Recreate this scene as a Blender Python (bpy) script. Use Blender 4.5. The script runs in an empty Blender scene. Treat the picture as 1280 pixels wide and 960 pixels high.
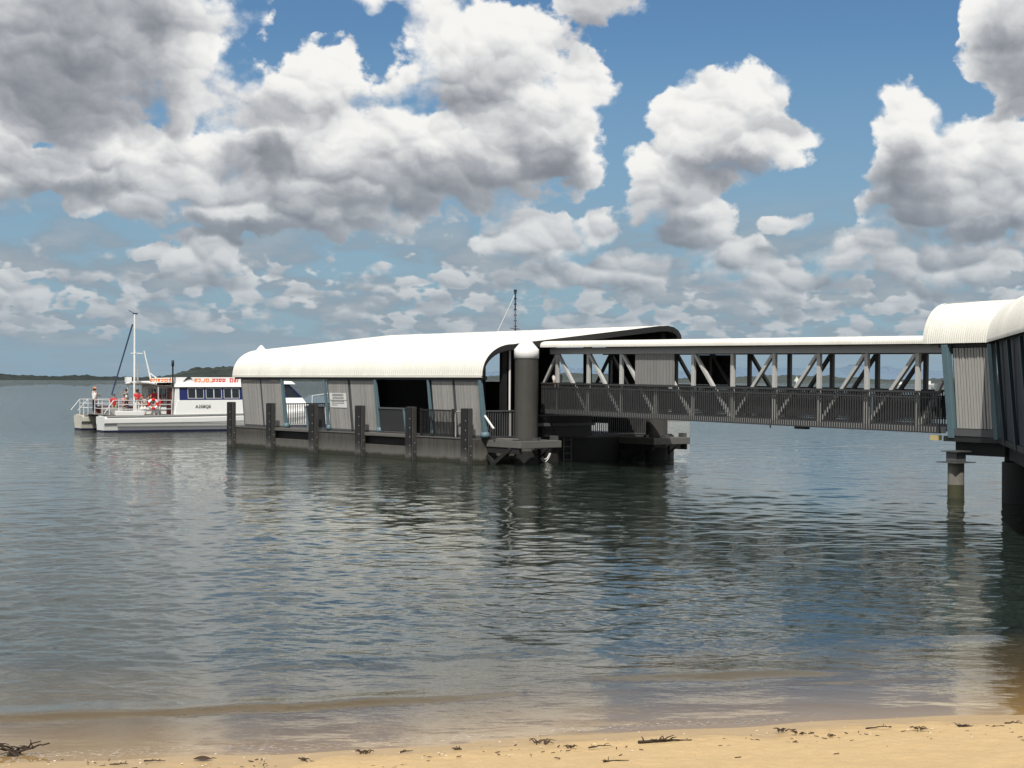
import bpy, bmesh, math, random
import numpy as np
from mathutils import Vector, Matrix, noise as mnoise

random.seed(7)
np.random.seed(7)
SC = bpy.context.scene
COL = SC.collection
FOCAL = 2080.0          # focal length in pixels of the 1280 px wide photograph (a 2x phone lens)
EYE = 3.4               # camera height above the water

# ------------------------------------------------------------------ render settings
SC.render.engine = 'CYCLES'
SC.view_settings.view_transform = 'Standard'
SC.view_settings.look = 'None'
SC.view_settings.exposure = 0
SC.view_settings.gamma = 1
SC.cycles.use_denoising = True
SC.cycles.use_adaptive_sampling = True
SC.cycles.adaptive_threshold = 0.012
SC.cycles.adaptive_min_samples = 12
SC.cycles.max_bounces = 8
SC.cycles.transparent_max_bounces = 12
SC.cycles.caustics_reflective = False
SC.cycles.caustics_refractive = False

# ------------------------------------------------------------------ camera
cam = bpy.data.cameras.new('camera')
cam.sensor_fit = 'HORIZONTAL'
cam.sensor_width = 36.0
cam.lens = 36.0 * FOCAL / 1280.0
cam.clip_start = 0.1
cam.clip_end = 120000
camo = bpy.data.objects.new('camera', cam)
COL.objects.link(camo)
camo.location = (0, 0, EYE)
camo.rotation_mode = 'YXZ'
pitch = math.atan2(4.9, FOCAL)
M = Matrix.Rotation(math.radians(90) - pitch, 4, 'X') @ Matrix.Rotation(math.radians(0.22), 4, 'Z')
camo.rotation_mode = 'XYZ'
camo.rotation_euler = M.to_euler('XYZ')
SC.camera = camo

# ------------------------------------------------------------------ sun
SUN_EL = math.radians(52)
SUN_AZ = math.radians(189)     # clockwise from +Y: behind the camera
sv = Vector((math.sin(SUN_AZ) * math.cos(SUN_EL), math.cos(SUN_AZ) * math.cos(SUN_EL), math.sin(SUN_EL)))
sun = bpy.data.lights.new('sun', 'SUN')
sun.energy = 4.2
sun.angle = math.radians(0.53)
sun.color = (1.0, 0.955, 0.88)
suno = bpy.data.objects.new('sun', sun)
COL.objects.link(suno)
suno.rotation_euler = (-sv).to_track_quat('-Z', 'Y').to_euler()
suno.location = (0, -40, 60)
# ------------------------------------------------------------------ sky: Nishita plus node-built cumulus
class NT:
    """small helper to write node trees as expressions"""
    def __init__(s, tree):
        s.t = tree
    def new(s, typ, **kw):
        n = s.t.nodes.new(typ)
        for k, v in kw.items():
            setattr(n, k, v)
        return n
    def put(s, sock, v):
        if v is None:
            return
        if isinstance(v, bpy.types.NodeSocket):
            s.t.links.new(v, sock)
        else:
            sock.default_value = v
    def m(s, op, a, b=None, c=None, clamp=False):
        n = s.new('ShaderNodeMath', operation=op, use_clamp=clamp)
        s.put(n.inputs[0], a); s.put(n.inputs[1], b); s.put(n.inputs[2], c)
        return n.outputs[0]
    def v(s, op, a, b=None, c=None):
        n = s.new('ShaderNodeVectorMath', operation=op)
        s.put(n.inputs[0], a)
        if op == 'SCALE':
            s.put(n.inputs[3], b)
        else:
            s.put(n.inputs[1], b); s.put(n.inputs[2], c)
        return n.outputs['Value'] if op in ('LENGTH', 'DOT_PRODUCT') else n.outputs[0]
    def comb(s, x, y, z=0.0):
        n = s.new('ShaderNodeCombineXYZ')
        s.put(n.inputs[0], x); s.put(n.inputs[1], y); s.put(n.inputs[2], z)
        return n.outputs[0]
    def sep(s, v):
        n = s.new('ShaderNodeSeparateXYZ'); s.put(n.inputs[0], v)
        return n.outputs
    def noise(s, vec, scale, detail=4, rough=0.55, lac=2.0, dist=0.0, color=False, dim='3D'):
        n = s.new('ShaderNodeTexNoise', noise_dimensions=dim)
        s.put(n.inputs['Vector'], vec)
        n.inputs['Scale'].default_value = scale; n.inputs['Detail'].default_value = detail
        n.inputs['Roughness'].default_value = rough; n.inputs['Lacunarity'].default_value = lac
        n.inputs['Distortion'].default_value = dist
        return n.outputs['Color' if color else 'Fac']
    def voro(s, vec, scale, detail=2, rough=0.5, dim='3D'):
        n = s.new('ShaderNodeTexVoronoi', voronoi_dimensions=dim, feature='SMOOTH_F1')
        n.normalize = True
        s.put(n.inputs['Vector'], vec)
        n.inputs['Scale'].default_value = scale; n.inputs['Detail'].default_value = detail
        n.inputs['Roughness'].default_value = rough; n.inputs['Smoothness'].default_value = 0.35
        return n.outputs['Distance']
    def map(s, v, a, b, c=0.0, d=1.0, smooth=False):
        n = s.new('ShaderNodeMapRange', interpolation_type='SMOOTHSTEP' if smooth else 'LINEAR', clamp=True)
        s.put(n.inputs[0], v)
        for i, x in enumerate((a, b, c, d)):
            s.put(n.inputs[i + 1], x)
        return n.outputs[0]
    def mix(s, f, a, b, blend='MIX'):
        n = s.new('ShaderNodeMix', data_type='RGBA', blend_type=blend)
        s.put(n.inputs[0], f); s.put(n.inputs[6], a); s.put(n.inputs[7], b)
        return n.outputs[2]
    def ramp(s, f, stops, interp='LINEAR'):
        n = s.new('ShaderNodeValToRGB'); cr = n.color_ramp; cr.interpolation = interp
        while len(cr.elements) < len(stops):
            cr.elements.new(0.5)
        for e, (p, c) in zip(cr.elements, stops):
            e.position = p; e.color = (*c, 1) if len(c) == 3 else c
        s.put(n.inputs[0], f)
        return n.outputs[0]


def sky_uv(px, py):
    tx = (px - 640) / FOCAL; ty = -(py - 475) / FOCAL
    return math.atan(tx) * 20.8, math.atan(ty / math.sqrt(1 + tx * tx)) * 20.8

# cumulus heaps: centre x, y, half width, height above the centre, depth below it (all as angles, given in hundredths of 2.75 degrees)
HEAPS = [
    (70, 50, 215, 190, 142), (190, 40, 85, 120, 110), (50, 213, 160, 45, 40),
    (455, 205, 255, 110, 82), (640, 130, 112, 125, 125), (330, 165, 100, 85, 70), (695, 165, 60, 90, 85), (400, 110, 60, 55, 60),
    (200, 235, 150, 45, 40), (350, 262, 190, 45, 34), (232, 130, 38, 38, 50), (600, 60, 100, 75, 90),
    (905, 150, 92, 68, 78), (960, 165, 66, 40, 52), (838, 232, 62, 62, 52), (860, 283, 62, 50, 36), (808, 200, 32, 34, 40),
    (1130, 160, 42, 54, 90), (1165, 235, 75, 80, 68), (1245, 225, 90, 82, 76), (1275, 60, 60, 130, 90), (1255, -10, 50, 50, 60),
    (978, 276, 36, 14, 11), (752, 288, 36, 26, 20), (800, 345, 78, 38, 30), (668, 300, 80, 34, 30), (925, 325, 48, 40, 30),
    (990, 350, 38, 36, 26), (1085, 320, 66, 36, 28), (1190, 330, 90, 34, 26), (250, 318, 75, 28, 30), (470, 0, 40, 30, 20), (745, 0, 70, 40, 34),
    (150, 185, 120, 45, 40), (60, 150, 120, 60, 50), (890, -135, 125, 70, 62), (600, -165, 130, 60, 60), (250, -165, 200, 70, 55), (1160, -190, 140, 70, 70),  # heaps above the frame are unseen, added to brighten the water's reflection
    (560, 355, 26, 18, 14), (700, 340, 70, 22, 20), (40, 372, 34, 20, 16), (180, 312, 26, 14, 12),
]
SHADES = [  # places where a heap turns its underside or its shaded flank to us
    (80, 110, 190, 75, 75, 1.0), (130, 20, 140, 120, 60, .55), (985, 152, 52, 28, 22, 1.0), (600, 235, 160, 38, 45, .7), (325, 205, 65, 34, 32, .8),
    (1135, 250, 48, 80, 50, .75), (1270, 95, 60, 70, 60, .85), (850, 292, 60, 24, 22, .8), (905, 212, 75, 22, 22, .8), (40, 240, 140, 16, 18, .6),
    (1200, 285, 110, 16, 18, .9), (340, 285, 170, 14, 18, .8), (690, 215, 60, 40, 50, .6), (330, 140, 50, 22, 24, .5), (520, 255, 120, 22, 22, .6), (745, 5, 80, 50, 40, .6),
]


def blob_chain(n, p, items, k=0.14):
    """1 - distance to the nearest of a set of ellipses, smoothly joined"""
    out = None
    for it in items:
        x, y, rx, ru, rd = it[:5]
        u, v = sky_uv(x, y + (rd - ru) / 2)
        rx, ry = rx / 100, (ru + rd) / 200
        f = n.v('LENGTH', n.v('MULTIPLY_ADD', p, (1 / rx, 1 / ry, 0), (-u / rx, -v / ry, 0)))
        out = f if out is None else n.m('SMOOTH_MIN', out, f, k)
    return n.m('SUBTRACT', 1.0, out)


def cloud_group():
    """body of the cumulus field at a direction given as (azimuth, elevation) in units of 2.75 degrees"""
    g = bpy.data.node_groups.new('cumulus_body', 'ShaderNodeTree')
    for o in ('Point', 'Warped'):
        g.interface.new_socket(o, in_out='INPUT', socket_type='NodeSocketVector')
    g.interface.new_socket('Body', in_out='OUTPUT', socket_type='NodeSocketFloat')
    n = NT(g)
    gi = n.new('NodeGroupInput'); go = n.new('NodeGroupOutput')
    p, q = gi.outputs[0], gi.outputs[1]
    placed = blob_chain(n, q, HEAPS)
    xyz = n.sep(p)
    el = n.m('MAXIMUM', xyz[1], 0.0)
    # elevation stretched so that clouds flatten towards the horizon
    ge = n.m('MULTIPLY_ADD', n.m('LOGARITHM', n.m('ADD', el, 0.30), 2.718), 1.5, el)
    pl = n.comb(xyz[0], ge)
    rows = n.noise(pl, 2.5, 2, 0.55, dim='2D')
    rows = n.m('MULTIPLY_ADD', rows, 3.1, -1.38)
    bandw = n.m('MULTIPLY', n.map(el, 0.1, 0.6, 0, 1), n.map(el, 1.25, 2.3, 1, 0))
    rows = n.m('ADD', rows, n.m('MULTIPLY_ADD', bandw, 2.6, -2.6))
    # the rest of the sky, above the frame and all round: broken cumulus
    wide = n.noise(n.comb(n.m('MULTIPLY_ADD', xyz[0], .8, 3.0), el), .40, 2, 0.5, dim='2D')
    wide = n.m('MULTIPLY_ADD', wide, 3.4, -1.15)
    out = n.m('MAXIMUM', n.map(el, 5.2, 6.4, 0, 1), n.map(n.m('ABSOLUTE', xyz[0]), 7.0, 8.2, 0, 1))
    wide = n.m('ADD', wide, n.m('MULTIPLY_ADD', out, 2.0, -2.0))
    body = n.m('SMOOTH_MAX', n.m('SMOOTH_MAX', placed, n.m('MULTIPLY', rows, .5), 0.1), wide, 0.1)
    body = n.m('MULTIPLY_ADD', n.m('MINIMUM', n.m('ADD', body, .16), 0.0), 1.8, body)
    n.put(go.inputs[0], body)
    return g


def build_world():
    W = bpy.data.worlds.new('World')
    SC.world = W
    W.use_nodes = True
    t = W.node_tree
    t.nodes.clear()
    n = NT(t)
    tc = n.new('ShaderNodeTexCoord')
    d = n.sep(n.v('NORMALIZE', tc.outputs['Generated']))
    az = n.m('MULTIPLY', n.m('ARCTAN2', d[0], d[1]), 20.8)
    el = n.m('MULTIPLY', n.m('ARCSINE', d[2]), 20.8)
    p = n.comb(az, el, 0)
    # warp that frays the outlines
    w1 = n.v('SUBTRACT', n.noise(p, 1.1, 1, 0.5, color=True, dim='2D'), (.5, .5, .5))
    w2 = n.v('SUBTRACT', n.noise(n.v('ADD', p, (7.3, 1.7, 0)), 3.6, 3, 0.55, color=True, dim='2D'), (.5, .5, .5))
    q = n.v('MULTIPLY_ADD', w1, (.50, .34, 0), n.v('MULTIPLY_ADD', w2, (.17, .13, 0), p))
    G0 = cloud_group()

    def dens(g, off):
        gn = n.new('ShaderNodeGroup'); gn.node_tree = g
        n.put(gn.inputs[0], p if off is None else n.v('ADD', p, off))
        n.put(gn.inputs[1], q if off is None else n.v('ADD', q, off))
        return gn.outputs[0]
    c0 = dens(G0, None)
    c2 = dens(G0, n.comb(.10, n.map(el, .5, 2.5, .22, .50)))

    # billows: every cell is a lump, bright on the side turned to the sun, creased where it meets the next
    def lumps(vec, sc, smooth=.7):
        vn = n.new('ShaderNodeTexVoronoi', voronoi_dimensions='2D', feature='SMOOTH_F1')
        vn.inputs['Smoothness'].default_value = smooth
        n.put(vn.inputs['Vector'], vec); vn.inputs['Scale'].default_value = sc; vn.inputs['Detail'].default_value = 0
        vn.inputs['Randomness'].default_value = .95
        d_ = vn.outputs['Distance']
        lit = n.m('MULTIPLY', n.v('DOT_PRODUCT', n.v('SUBTRACT', vec, vn.outputs['Position']), (.28, .90, 0)), sc)
        return n.m('POWER', d_, 1.6), n.m('MULTIPLY_ADD', n.m('MULTIPLY', d_, d_), -.35, lit)
    ev = n.m('MAXIMUM', el, 0.0)
    ge = n.m('MULTIPLY_ADD', n.m('LOGARITHM', n.m('ADD', ev, 0.30), 2.718), 0.9, ev)
    qs = n.comb(n.sep(q)[0], n.m('ADD', ge, n.m('SUBTRACT', n.sep(q)[1], el)))
    dl, ll = lumps(q, 1.25)
    dm, lm = lumps(n.v('ADD', qs, (3.3, 5.1, 0)), 2.6)
    ds, ls = lumps(n.v('MULTIPLY_ADD', w2, (.10, .10, 0), n.v('ADD', qs, (9.1, 2.2, 0))), 6.0)
    hi = n.map(el, 1.3, 2.7, 0, 1)
    fb = n.noise(n.comb(az, n.m('MULTIPLY', el, 1.25)), 5.0, 6, 0.6, dim='2D')
    den = n.m('ADD', c0, n.m('MULTIPLY_ADD', fb, 0.40, -0.20))
    den = n.m('MULTIPLY_ADD', n.m('SUBTRACT', .30, dl), n.m('MULTIPLY', hi, .80), den)
    den = n.m('MULTIPLY_ADD', n.m('SUBTRACT', .32, dm), n.map(hi, 0, 1, .55, .45), den)
    den = n.m('MULTIPLY_ADD', n.m('SUBTRACT', .32, ds), .20, den)
    alpha = n.map(den, 0.0, n.m('ADD', n.map(el, 0.5, 4.0, .22, .20), n.map(n.sep(w1)[2], .02, .14, 0, .35)), 0, 1, True)
    occ = n.map(c2, -0.15, 0.9, 0, 1, True)
    sp = n.v('MULTIPLY_ADD', w1, (.6, .3, 0), n.v('MULTIPLY_ADD', w2, (.35, .25, 0), p))
    shade = n.map(blob_chain(n, sp, SHADES, .3), -0.35, 0.8, 0, 1, True)
    lump = n.m('MULTIPLY', ll, n.m('MULTIPLY', hi, .42))
    lump = n.m('MULTIPLY_ADD', lm, n.map(hi, 0, 1, .62, .27), lump)
    lump = n.m('MULTIPLY_ADD', ls, .09, lump)
    L = n.m('MULTIPLY_ADD', lump, n.m('MULTIPLY_ADD', shade, -.5, 1.0), n.map(hi, 0, 1, .76, .97))
    L = n.m('MULTIPLY_ADD', occ, -0.40, L)
    L = n.m('MULTIPLY_ADD', shade, -0.34, L)
    L = n.m('ADD', L, n.m('MULTIPLY_ADD', fb, 0.16, -0.08))
    L = n.m('ADD', L, n.map(den, 0.04, 0.35, 0.10, 0.0))
    ccol = n.ramp(L, [(0.0, (.175, .19, .22)), (0.25, (.275, .292, .33)), (0.5, (.475, .49, .515)), (0.75, (.73, .735, .74)), (1.0, (.96, .95, .92))], 'B_SPLINE')
    # haze: low clouds sink into blue-grey
    ccol = n.mix(n.map(el, 0.3, 2.8, 0.76, 0.0), ccol, (.30, .37, .43, 1))
    sky = n.new('ShaderNodeTexSky', sky_type='NISHITA', sun_disc=False)
    sky.sun_elevation = SUN_EL; sky.sun_rotation = SUN_AZ
    sky.altitude = 0; sky.air_density = 1.0; sky.dust_density = 0.6; sky.ozone_density = 1.6
    skyc = n.v('SCALE', n.v('MULTIPLY', sky.outputs[0], (.54, .76, .93)), SKY_K)
    skyc = n.mix(n.map(el, 0.0, 4.2, 0.88, 0.0), skyc, (.27, .385, .49, 1))
    # grey-blue veil of distant cloud low down
    veil = n.noise(n.comb(n.m('MULTIPLY', az, .8), n.m('MULTIPLY_ADD', n.m('LOGARITHM', n.m('ADD', ev, 0.30), 2.718), 2.2, ev)), 1.0, 4, .55, dim='2D')
    va = n.m('MULTIPLY', n.map(veil, .36, .58, 0, .85, True), n.m('MULTIPLY', n.map(el, .15, .7, .3, 1, True), n.map(el, 1.4, 2.5, 1, 0, True)))
    skyc = n.mix(va, skyc, n.mix(n.map(veil, .5, .68), (.275, .335, .395, 1), (.36, .405, .445, 1)))
    col = n.mix(alpha, skyc, ccol)
    # below the horizon: plain dim blue-grey (water covers it)
    col = n.mix(n.map(el, -0.3, -0.05, 1, 0), col, (.16, .2, .22, 1))
    bg = n.new('ShaderNodeBackground')
    n.put(bg.inputs[0], n.v('SCALE', col, 1.0 / SKY_BG))
    bg.inputs[1].default_value = SKY_BG
    o = n.new('ShaderNodeOutputWorld')
    t.links.new(bg.outputs[0], o.inputs[0])
    W.cycles.sampling_method = 'MANUAL'
    W.cycles.sample_map_resolution = 512


SKY_BG = 0.1            # strength of the world background
SKY_K = 0.085           # the physical sky is very bright; scaled to the photograph
build_world()
# ------------------------------------------------------------------ materials
MATS = {}


def new_mat(name):
    m = bpy.data.materials.new(name)
    m.use_nodes = True
    t = m.node_tree
    b = t.nodes['Principled BSDF']
    return m, NT(t), b


def mat(name, col, rough=0.6, metal=0.0, var=0.12, scale=3.0, bump=0.0, bscale=40.0, streak=0.0, spec=0.4, stretch=(1, 1, 1), tide=0.0):
    """painted, weathered surface: base colour broken up by noise at two sizes, optional vertical streaks and bump"""
    if name in MATS:
        return MATS[name]
    m, n, b = new_mat(name)
    tc = n.new('ShaderNodeTexCoord')
    P = n.v('MULTIPLY', tc.outputs['Object'], stretch)
    f = n.noise(P, scale, 5, 0.6)
    g = n.noise(P, scale * 9, 3, 0.6)
    k = n.m('ADD', n.m('MULTIPLY_ADD', f, var * 2.2, 1 - var * 1.1), n.m('MULTIPLY_ADD', g, var * 1.0, -var * 0.5))
    if streak:
        s = n.noise(n.v('MULTIPLY', tc.outputs['Object'], (7, 7, 0.5)), 1.0, 4, 0.6)
        k = n.m('MULTIPLY', k, n.map(s, 0.35, 0.75, 1.0 + streak * .2, 1 - streak))
    colr = n.v('SCALE', tuple(col), k)
    if tide:
        # weed and wet below the splash line, salt bloom just above it
        gz = n.new('ShaderNodeNewGeometry')
        zz = n.m('ADD', n.sep(gz.outputs['Position'])[2], n.m('MULTIPLY_ADD', n.noise(n.v('MULTIPLY', gz.outputs['Position'], (2.2, 2.2, 1)), 1.0, 5, .6), .22, -.11))
        colr = n.mix(n.map(zz, tide, tide + .5, .22, 0), colr, (.40, .39, .36, 1))
        colr = n.mix(n.map(zz, tide - .12, tide + .06, .92, 0, True), colr, (.020, .022, .012, 1))
    n.put(b.inputs['Base Color'], colr)
    n.put(b.inputs['Roughness'], n.m('MULTIPLY_ADD', g, 0.2, rough - 0.1))
    b.inputs['Metallic'].default_value = metal
    b.inputs['Specular IOR Level'].default_value = spec
    if bump:
        bp = n.new('ShaderNodeBump'); bp.inputs['Strength'].default_value = 0.5; bp.inputs['Distance'].default_value = bump
        n.put(bp.inputs['Height'], n.noise(P, bscale, 4, 0.6))
        n.put(b.inputs['Normal'], bp.outputs[0])
    MATS[name] = m
    return m


def slat_mat(name, col, pitch=0.09, axis=0, depth=0.012, gap=0.5, var=0.14, rough=0.75):
    """upright battens along one axis of the object: the pattern of a slatted timber panel"""
    m, n, b = new_mat(name)
    tc = n.new('ShaderNodeTexCoord')
    xyz = n.sep(tc.outputs['Object'])
    u = n.m('DIVIDE', xyz[axis], pitch)
    fr = n.m('FRACT', u); ix = n.m('FLOOR', u)
    w = n.m('ABSOLUTE', n.m('SUBTRACT', fr, 0.5))
    edge = n.map(w, 0.40, 0.47, 1, 0)
    rnd = n.new('ShaderNodeTexWhiteNoise', noise_dimensions='1D'); n.put(rnd.inputs['W'], ix)
    grain = n.noise(n.v('MULTIPLY', tc.outputs['Object'], (22, 22, 1.2)), 1.0, 5, 0.65)
    k = n.m('ADD', n.m('MULTIPLY_ADD', rnd.outputs[0], var * 2, 1 - var), n.m('MULTIPLY_ADD', grain, .7, -.35))
    k = n.m('MULTIPLY', k, n.map(edge, 0, 1, 1 - gap, 1))
    n.put(b.inputs['Base Color'], n.v('SCALE', tuple(col), k))
    b.inputs['Roughness'].default_value = rough
    b.inputs['Specular IOR Level'].default_value = 0.25
    bp = n.new('ShaderNodeBump'); bp.inputs['Strength'].default_value = 0.8; bp.inputs['Distance'].default_value = depth
    n.put(bp.inputs['Height'], n.m('ADD', edge, n.m('MULTIPLY', grain, .15)))
    n.put(b.inputs['Normal'], bp.outputs[0])
    MATS[name] = m
    return m


def roof_mat(name, col):
    """white painted sheet: faint dirt runs"""
    m, n, b = new_mat(name)
    tc = n.new('ShaderNodeTexCoord')
    P = tc.outputs['Object']
    f = n.noise(P, 0.7, 5, 0.6)
    s = n.noise(n.v('MULTIPLY', P, (6, .7, .7)), 1.0, 5, 0.6)
    k = n.m('MULTIPLY', n.map(f, .3, .75, 1.03, .95), n.map(s, .45, .8, 1.0, .91))
    sh_ = n.new('ShaderNodeTexWhiteNoise', noise_dimensions='1D')
    n.put(sh_.inputs['W'], n.m('FLOOR', n.m('MULTIPLY', n.sep(P)[0], 1 / .96)))
    k = n.m('MULTIPLY', k, n.map(sh_.outputs[0], 0, 1, .95, 1.02))
    n.put(b.inputs['Base Color'], n.v('SCALE', tuple(col), k))
    b.inputs['Roughness'].default_value = 0.42
    b.inputs['Specular IOR Level'].default_value = 0.3
    MATS[name] = m
    return m


M_ROOF = roof_mat('white_sheet_roof', (.80, .785, .715))
M_CHAR = mat('charcoal_steel', (.016, .016, .017), .55, var=.2)
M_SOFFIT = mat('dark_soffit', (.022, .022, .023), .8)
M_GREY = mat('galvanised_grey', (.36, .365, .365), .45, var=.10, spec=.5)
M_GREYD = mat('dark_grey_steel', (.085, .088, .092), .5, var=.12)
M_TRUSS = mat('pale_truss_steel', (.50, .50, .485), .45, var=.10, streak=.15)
M_FEND = mat('dark_fender_side', (.05, .049, .047), .65, var=.25, streak=.3)
M_POSTD = mat('shaded_navy_post', (.045, .075, .095), .5, var=.12)  # post blue darkened: shade of the walk's side is put into the colour
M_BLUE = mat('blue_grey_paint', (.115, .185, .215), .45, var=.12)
M_SLAT = slat_mat('grey_timber_battens', (.37, .36, .345), .085, 0)
M_SLATW = mat('weathered_batten', (.42, .41, .39), .8, var=.2, stretch=(6, 6, .6))
M_CLAD = slat_mat('grey_ribbed_cladding', (.25, .245, .235), .19, 0, .01, .3, .03)
M_HULL = mat('stained_concrete', (.074, .069, .061), .8, var=.22, scale=1.6, streak=.45, bump=.01, bscale=18, tide=.22)
M_HULLD = mat('dark_recess', (.016, .016, .016), .85)  # near-black; also carries painted shade in the recesses and on the hull end
M_PILE = mat('black_fender_timber', (.014, .014, .015), .7, var=.25, stretch=(3, 3, .5), tide=.15)
M_SLEEVE = mat('dark_plastic_sleeve', (.062, .060, .054), .55, var=.14, scale=1.5, streak=.22, tide=.30)
M_WHITE = mat('white_gloss_paint', (.80, .80, .78), .35, var=.04)
M_BOLT = mat('galvanised_bolt', (.34, .34, .33), .4)
M_PLANK = mat('weathered_plank', (.17, .165, .15), .8, var=.25, stretch=(1, 8, 8), bump=.006)
M_MESH = mat('dark_mesh_screen', (.032, .033, .035), .8, var=.1)
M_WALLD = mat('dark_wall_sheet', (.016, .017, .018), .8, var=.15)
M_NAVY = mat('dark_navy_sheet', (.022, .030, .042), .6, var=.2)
M_CONC = mat('pile_concrete', (.20, .19, .165), .85, var=.22, scale=2.5, streak=.25, bump=.01, bscale=20)
M_WALE = mat('grey_steel_wale', (.13, .125, .115), .7, var=.2)


# ------------------------------------------------------------------ shore, sea bed, water
def shore_y(x):
    """where the still water meets the sand"""
    x = np.asarray(x, float)
    base = np.interp(x, [-400, -60, -12, -4.5, -2.3, 0, 2.6, 5.2, 14, 60, 400], [-60, -2, 13.0, 14.72, 15.0, 15.72, 16.5, 17.05, 18.9, 26, 60])
    return base + 0.05 * np.sin(x * 1.9 + .4) + 0.03 * np.sin(x * 4.3 + 1.0)


def sand_z(x, y):
    d = shore_y(x) - np.asarray(y, float)          # > 0 on land
    z = np.where(d > 0, .075 * d + .004 * np.clip(d, 0, 8) ** 2, .05 * d - .012 * np.clip(-d - 1.2, 0, 6) ** 2)
    z = np.where(d < -12, np.minimum(z, -1.2 + (d + 12) * .03), z)
    z = np.maximum(z, -7.0)
    z = np.where(d > 14, np.minimum(z, 1.9 + .02 * (d - 14)), z)
    return z


def grid_object(name, xs, ys_rows, zf, m):
    """sheet mesh from rows of x positions"""
    R, Cn = xs.shape
    co = np.empty((R * Cn, 3), np.float32)
    co[:, 0] = xs.ravel(); co[:, 1] = ys_rows.ravel(); co[:, 2] = zf.ravel()
    i = np.arange((R - 1) * Cn).reshape(R - 1, Cn)[:, :-1].ravel()
    q = np.stack([i, i + 1, i + Cn + 1, i + Cn], 1).astype(np.int32)
    me = bpy.data.meshes.new(name)
    me.vertices.add(len(co)); me.vertices.foreach_set('co', co.ravel())
    me.loops.add(q.size); me.loops.foreach_set('vertex_index', q.ravel())
    me.polygons.add(len(q)); me.polygons.foreach_set('loop_start', np.arange(0, q.size, 4, dtype=np.int32))
    me.polygons.foreach_set('use_smooth', np.ones(len(q), bool))
    me.update(calc_edges=True)
    me.materials.append(m)
    o = bpy.data.objects.new(name, me)
    COL.objects.link(o)
    return o


def graded(lo, hi, dense_lo, dense_hi, nd, ns):
    a = np.linspace(dense_lo, dense_hi, nd)
    l = dense_lo - np.geomspace(.2, dense_lo - lo, ns)[::-1]
    r = dense_hi + np.geomspace(.2, hi - dense_hi, ns)
    return np.concatenate([l, a, r])


def fbm2(x, y, scale, oct=4, seed=0.0):
    """cheap value noise (numpy)"""
    out = np.zeros(np.broadcast(x, y).shape); amp = 1.0; tot = 0
    for k in range(oct):
        f = scale * 2 ** k
        X = x * f + seed + 17.1 * k; Y = y * f + seed * 1.7 + 9.2 * k
        xi = np.floor(X); yi = np.floor(Y); fx = X - xi; fy = Y - yi
        fx = fx * fx * (3 - 2 * fx); fy = fy * fy * (3 - 2 * fy)
        h = lambda a, b: np.modf(np.abs(np.sin(a * 127.1 + b * 311.7) * 43758.5453))[0]
        v = (h(xi, yi) * (1 - fx) + h(xi + 1, yi) * fx) * (1 - fy) + (h(xi, yi + 1) * (1 - fx) + h(xi + 1, yi + 1) * fx) * fy
        out += amp * v; tot += amp; amp *= .5
    return out / tot - .5


def build_sand():
    m, n, b = new_mat('beach_sand')
    geo = n.new('ShaderNodeNewGeometry')
    P = geo.outputs['Position']
    z = n.sep(P)[2]
    big = n.noise(P, 1.1, 5, .6); mid = n.noise(P, 9, 5, .65); fine = n.noise(P, 160, 3, .7)
    wet = n.map(n.m('ADD', z, n.m('MULTIPLY_ADD', big, .05, -.025)), .025, .075, 1, 0, True)
    dry = n.mix(mid, (.50, .345, .17, 1), (.63, .46, .245, 1))
    dry = n.mix(n.map(fine, .35, .7), n.v('SCALE', dry, .86), n.v('SCALE', dry, 1.08))
    # specks of shell and dark grit
    sp = n.voro(P, 38, 0, .5)
    dry = n.mix(n.map(sp, .05, .09, .55, 0), dry, (.75, .68, .56, 1))
    grit = n.map(n.noise(n.v('ADD', P, (5, 3, 1)), 55, 2, .5), .70, .76, 0, .7)
    dry = n.mix(grit, dry, (.13, .09, .055, 1))
    wetc = n.mix(mid, (.39, .265, .125, 1), (.47, .33, .165, 1))
    n.put(b.inputs['Base Color'], n.mix(wet, dry, wetc))
    n.put(b.inputs['Roughness'], n.map(wet, 0, 1, .9, .38))
    b.inputs['Specular IOR Level'].default_value = .35
    bp = n.new('ShaderNodeBump'); bp.inputs['Strength'].default_value = .7; bp.inputs['Distance'].default_value = .03
    n.put(bp.inputs['Height'], n.m('MULTIPLY', n.m('ADD', mid, n.m('MULTIPLY', fine, .25)), n.map(wet, 0, 1, 1, .06)))
    n.put(b.inputs['Normal'], bp.outputs[0])
    xs = graded(-9000, 9000, -8, 9, 300, 24)
    ys = np.concatenate([-np.geomspace(1, 3000, 20)[::-1], np.linspace(0, 13.4, 40), np.linspace(13.5, 19.5, 220), 19.5 + np.geomspace(.2, 40000, 40)])
    X, Y = np.meshgrid(xs, ys)
    Z = sand_z(X, Y)
    d = shore_y(X) - Y
    k = np.clip(d / .6, 0, 1)
    Z = Z + k * (.055 * fbm2(X, Y, 2.0, 4, 3.0) + .022 * fbm2(X, Y, 8, 3, 1.0)) * (np.abs(Y) < 40)
    o = grid_object('beach', X, Y, Z, m)
    o['kind'] = 'structure'


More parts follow.
